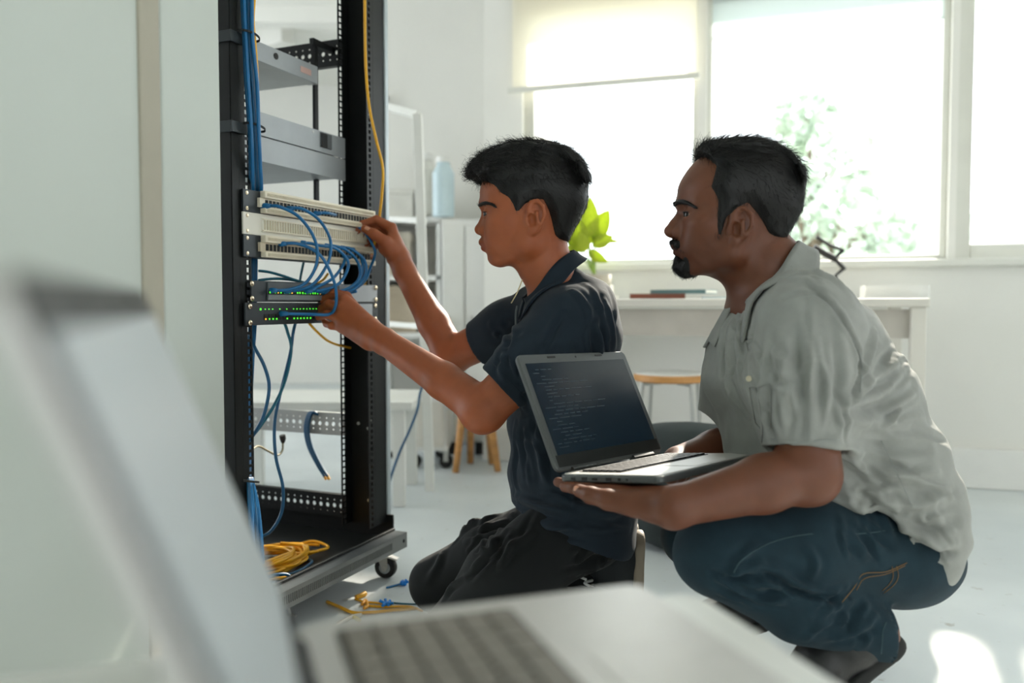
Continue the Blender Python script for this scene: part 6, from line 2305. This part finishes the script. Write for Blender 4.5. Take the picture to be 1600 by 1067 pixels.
def build_man_shirt():
    h = .0032
    v = Vox([(.18, .84, h)], [(1.12, 1.78, h)], [(.16, .90, h)])
    S, C1 = at(1264, 512, 1.275), at(1262, 702, 1.238)
    S2, C2 = at(1180, 525, 1.575), at(1140, 655, 1.59)
    for (A, B, r) in ((S, C1, (.080, .075, .064)), (S2, C2, (.070, .066, .058))):
        d = (B - A).normalized()
        v.chain([A, A * .5 + B * .5, B + d * .03], list(r), .05)
    for (A, B, r) in ((S, C1, .060), (S2, C2, .053)):
        d = (B - A).normalized()
        v.cone(B - d * .045, B + d * .10, r - .004, r, .0, 's')
        c = V3(B)
        v.halfspace(c, d, c - .115, c + .115)
    st = [(sp(1222, 478), .062, .085, LA), (sp(1242, 515), .102, .150, LA), (sp(1272, 575), .135, .168, LA), (sp(1318, 665), .152, .172, LA),
          (sp(1366, 760), .142, .178, LA), (sp(1402, 835), .115, .182, LA), (sp(1432, 880), .062, .175, LA)]
    v.loft(st, k=.045, kk=.04, cap=.5)
    v.cone(at(1232, 470, 1.41), at(1256, 498, 1.315), .044, .060, .04)
    v.cone(at(1215, 478, 1.46), at(1192, 502, 1.545), .040, .055, .04)
    # shirt tail at the back
    v.ell(sp(1462, 848), (.036, .170, .080), k=.03)
    v.cone(sp(1456, 888, 1.28), sp(1456, 888, 1.56), .018, .018, .04)
    # hem line: level over the thighs, dropping to the tail at the back
    lo, hi = [.1, 1.1, .1], [.9, 1.8, .56]
    hem = [at(x_, y_, 1.27) for (x_, y_) in ((1180, 812), (1300, 802), (1369, 792), (1396, 814), (1414, 846), (1428, 890), (1452, 919), (1540, 924))]
    hx_, hz_ = [q.x for q in hem], [q.z for q in hem]
    def cutf(x, y, z):
        return (z - np.interp(x, hx_, hz_)) + 0 * y
    v.put(cutf, lo, hi, 0, 's', margin=0)
    # open the bottom
    v.ell(at(1375, 850, 1.42), (.10, .150, .075), k=0, op='s')
    D0 = v.D.copy()
    v.cone(at(1174, 395, 1.436), at(1203, 448, 1.436), .060, .060, 0, 's')
    P, F = v.surface()
    P = relax(P, F, 2)
    fo = Folds(P, vnormals(P, F))
    fo.noise(.0022, 30, 21)
    fo.noise(.0008, 90, 22)
    for pix, am, wd in (
            # sleeve
            ([(1268, 470), (1266, 560), (1264, 690)], .004, .009), ([(1215, 520), (1225, 590), (1220, 680)], .004, .014),
            ([(1240, 500), (1245, 580), (1240, 680)], -.003, .012), ([(1300, 500), (1310, 580), (1300, 680)], -.005, .014),
            ([(1200, 540), (1215, 560), (1235, 570)], .004, .010), ([(1200, 580), (1218, 595), (1240, 600)], -.004, .010),
            # armhole seam and armpit folds
            ([(1225, 465), (1275, 460), (1320, 500), (1348, 560), (1340, 610), (1328, 640)], -.006, .006),
            ([(1330, 630), (1360, 600), (1400, 560)], .008, .012), ([(1335, 645), (1380, 630), (1425, 600)], -.007, .012),
            ([(1330, 660), (1385, 665), (1445, 650)], .007, .013), ([(1325, 690), (1380, 705), (1450, 700)], -.006, .014),
            ([(1330, 720), (1390, 745), (1465, 735)], .007, .014), ([(1340, 600), (1360, 560), (1370, 520)], .006, .010),
            ([(1360, 600), (1385, 560), (1395, 530)], -.006, .011),
            ([(1380, 770), (1430, 790), (1485, 775)], .008, .014), ([(1390, 800), (1440, 825), (1495, 815)], -.008, .013),
            ([(1400, 815), (1450, 850), (1495, 850)], .008, .012), ([(1430, 850), (1460, 870), (1490, 870)], -.007, .010),
            ([(1345, 720), (1390, 790), (1440, 830)], .006, .012), ([(1320, 740), (1360, 790), (1400, 815)], -.006, .012),
            ([(1425, 860), (1440, 885), (1450, 910)], .005, .010),
            # front
            ([(1180, 500), (1170, 560), (1185, 640)], -.005, .010), ([(1160, 490), (1150, 540), (1165, 620)], .005, .010),
            ([(1195, 520), (1190, 580), (1192, 640)], .004, .008), ([(1140, 500), (1128, 560), (1135, 620)], -.004, .010),
            ([(1130, 590), (1145, 620), (1165, 650)], .005, .010), ([(1205, 690), (1195, 660), (1190, 620)], -.005, .010),
            # shoulder yoke
            ([(1240, 400), (1290, 425), (1330, 460)], .004, .012), ([(1230, 440), (1270, 450), (1310, 480)], -.003, .012)):
        fo.line(pix, am * 1.5, wd)
    fo.creases((1235, 590), 12, 90, 88, 10, (35, 60), .0036, .007, 1)
    fo.creases((1300, 600), 8, 80, 80, 12, (20, 60), .0036, .007, 2)
    fo.creases((1390, 600), 10, 70, -35, 18, (35, 50), .0046, .008, 3)
    fo.creases((1410, 720), 12, 90, 15, 16, (55, 50), .0046, .009, 4)
    fo.creases((1445, 830), 10, 60, 40, 20, (35, 40), .0046, .007, 5)
    fo.creases((1160, 570), 10, 80, 80, 12, (30, 55), .0040, .006, 6)
    fo.creases((1290, 440), 6, 60, 35, 12, (40, 20), .0028, .008, 7)
    fo.creases((1350, 760), 8, 80, 40, 16, (25, 35), .0046, .008, 8)
    P = fo.apply()
    o = np_mesh('shirt', P, F, M_shirt2, man)
    o['label'] = 'grey linen short-sleeved shirt'
    def seam(pix, name='seam', off=.0006, r=.0007, m=None):
        L = Folds(P, vnormals(P, F)).lay(pix)
        MB().tube([Vector(p) + Vector((0, -off, 0)) for p in L], r, 5).build(name, m or mat('grey_thread', (146, 150, 147), .8), o, smooth=True)
    seam([(1204, 685), (1240, 690), (1280, 690), (1314, 686)], 'cuff_stitching')
    seam([(1226, 466), (1275, 461), (1320, 501), (1347, 560), (1340, 608)], 'armhole_seam')
    seam([(1380, 690), (1400, 740), (1425, 790)], 'side_seam')
    # placket edge, buttons, pocket
    seam([(1156, 488), (1165, 540), (1176, 600), (1186, 660), (1189, 690)], 'placket_edge', .002, .0018, M_shirt2)
    FF_ = Folds(P, vnormals(P, F))
    for (px, py) in ((1161, 519), (1169, 592)):
        q = Vector(FF_.lay([(px, py), (px + 1, py + 1)])[0])
        MB().lathe(q + Vector((-.002, -.004, 0)), [(.0045, 0), (.0048, .001), (.0040, .0022), (.0028, .0018)], 14, Vector((-.45, -.85, .1))).build('button', mat('cream_button', (214, 206, 180), .35), o)
    pk = [Vector(FF_.lay([(x_, y_), (x_ + 1, y_)])[0]) for (x_, y_) in ((1170, 606), (1182, 604), (1198, 600), (1200, 640), (1202, 668), (1190, 676), (1180, 660), (1174, 632))]
    MB().tube([p + Vector((-.001, -.002, 0)) for p in pk] + [pk[0] + Vector((-.001, -.002, 0))], .0012, 5, False).build('pocket_edge', M_shirt2, o, smooth=True)
    lo_ = (at(1160, 474, YM - .030) - at(1242, 376, YM + .015)).normalized()
    wd_ = Vector((0, 1, 0)) - lo_ * lo_.y
    wd_.normalize()
    up_ = wd_.cross(lo_)
    if up_.z < 0: up_ = -up_
    co = collar_band(at(1199, 421, 1.434), lo_, wd_, up_, .069, .066, .058, .50, .30, 'collar', M_shirt2, o, tip=.030, thick=.0035, back_h=.028)
    v.D = D0
    conform(co, v, .0055, 6)
    return o
build_man_shirt()

def build_man_jeans():
    h = .0042
    v = Vox([(.14, .74, h)], [(1.14, 1.74, h)], [(.0, .47, h)])
    v.ell(at(1385, 852, 1.42), (.105, .165, .085), k=.02)
    v.ell(at(1395, 880, 1.36), (.070, .085, .060), k=.04)
    nh, nk, na = at(1385, 862, 1.32), at(1124, 862, 1.255), at(1366, 985, 1.27)
    v.chain([nh, nh * .5 + nk * .5 + Vector((0, 0, .006)), nk], [.080, .076, .068], .03)
    fh, fk, fa = at(1345, 850, 1.55), at(1088, 836, 1.60), at(1280, 955, 1.60)
    v.chain([fh, fh * .5 + fk * .5, fk], [.082, .076, .068], .03)
    v2 = nk * .5 + na * .5 + Vector((.0, 0, -.012))
    d = (na - nk).normalized()
    w = Vox([(.14, .74, h)], [(1.14, 1.74, h)], [(.0, .47, h)])
    w.chain([nk, v2, na + d * .03], [.064, .060, .046], .02)
    w.cone(na - d * .01, na + d * .12, .041, .044, 0, 's')
    c = at(1385, 992, 1.27)
    w.halfspace(c, d + Vector((.35, 0, .35)), V3(c) - .11, V3(c) + .11)
    d2 = (fa - fk).normalized()
    w.chain([fk, fk * .5 + fa * .5, fa], [.064, .060, .046], .02)
    v.D = smin(v.D, w.D, .014)
    P, F = v.surface()
    P = relax(P, F, 2)
    fo = Folds(P, vnormals(P, F))
    fo.noise(.0018, 36, 31)
    for pix, am, wd in (
            ([(1110, 895), (1150, 905), (1210, 900)], -.006, .008), ([(1120, 905), (1160, 895), (1195, 880)], .006, .009),
            ([(1200, 905), (1260, 925), (1320, 938)], -.010, .008), ([(1150, 920), (1200, 915), (1240, 925)], .006, .010),
            ([(1160, 940), (1210, 930), (1250, 915)], -.006, .010), ([(1270, 970), (1300, 950), (1320, 935)], .007, .009),
            ([(1290, 985), (1320, 960), (1345, 945)], -.007, .010), ([(1310, 1000), (1345, 985), (1370, 960)], .007, .010),
            ([(1260, 850), (1275, 880), (1270, 905)], .004, .010), ([(1320, 835), (1345, 850), (1360, 870)], .005, .010),
            ([(1350, 815), (1375, 835), (1395, 850)], -.005, .010), ([(1145, 890), (1160, 870), (1185, 850)], .004, .010)):
        fo.line(pix, am * 1.5, wd)
    fo.creases((1200, 920), 12, 70, 5, 22, (70, 25), .0055, .008, 1)
    fo.creases((1310, 970), 12, 60, -45, 20, (50, 30), .0055, .008, 2)
    fo.creases((1350, 840), 8, 50, 55, 18, (40, 25), .0040, .008, 3)
    P = fo.apply()
    o = np_mesh('jeans', P, F, M_jean, man)
    o['label'] = 'dark blue denim jeans'
    fl = Folds(P, vnormals(P, F))
    def stitch(pix, m, r=.0005, name='stitching'):
        L = fl.lay(pix)
        MB().tube([Vector(p) + Vector((0, -.0012, 0)) for p in L], r, 5).build(name, m, o, smooth=True)
    tan = mat('tan_thread', (132, 98, 54), .7)
    pale = mat('pale_denim_seam', (56, 80, 86), .8)
    stitch([(1400, 826), (1340, 831), (1260, 832), (1200, 845), (1160, 870), (1146, 895)], pale, .0007, 'side_seam')
    stitch([(1418, 879), (1385, 893), (1352, 900), (1335, 918), (1318, 935)], tan, .0006, 'pocket_edge')
    stitch([(1415, 883), (1386, 897), (1355, 904), (1338, 921)], tan)
    stitch([(1401, 885), (1402, 900), (1396, 915), (1382, 928)], tan)
    stitch([(1396, 886), (1397, 900), (1390, 914), (1378, 926)], tan)
    stitch([(1374, 1026), (1380, 1005), (1385, 985), (1388, 968)], pale, .0006, 'hem_stitching')
build_man_jeans()
shoe(man, (.395, 1.27, .010), (.590, 1.27, .150), (-.58, 0, .81), .245, M_leather, M_rubber, laces=False, wd=.044)
shoe(man, (.33, 1.60, .012), (.56, 1.60, .09), (-.33, 0, .94), .262, M_leather, M_rubber, laces=False, wd=.044)
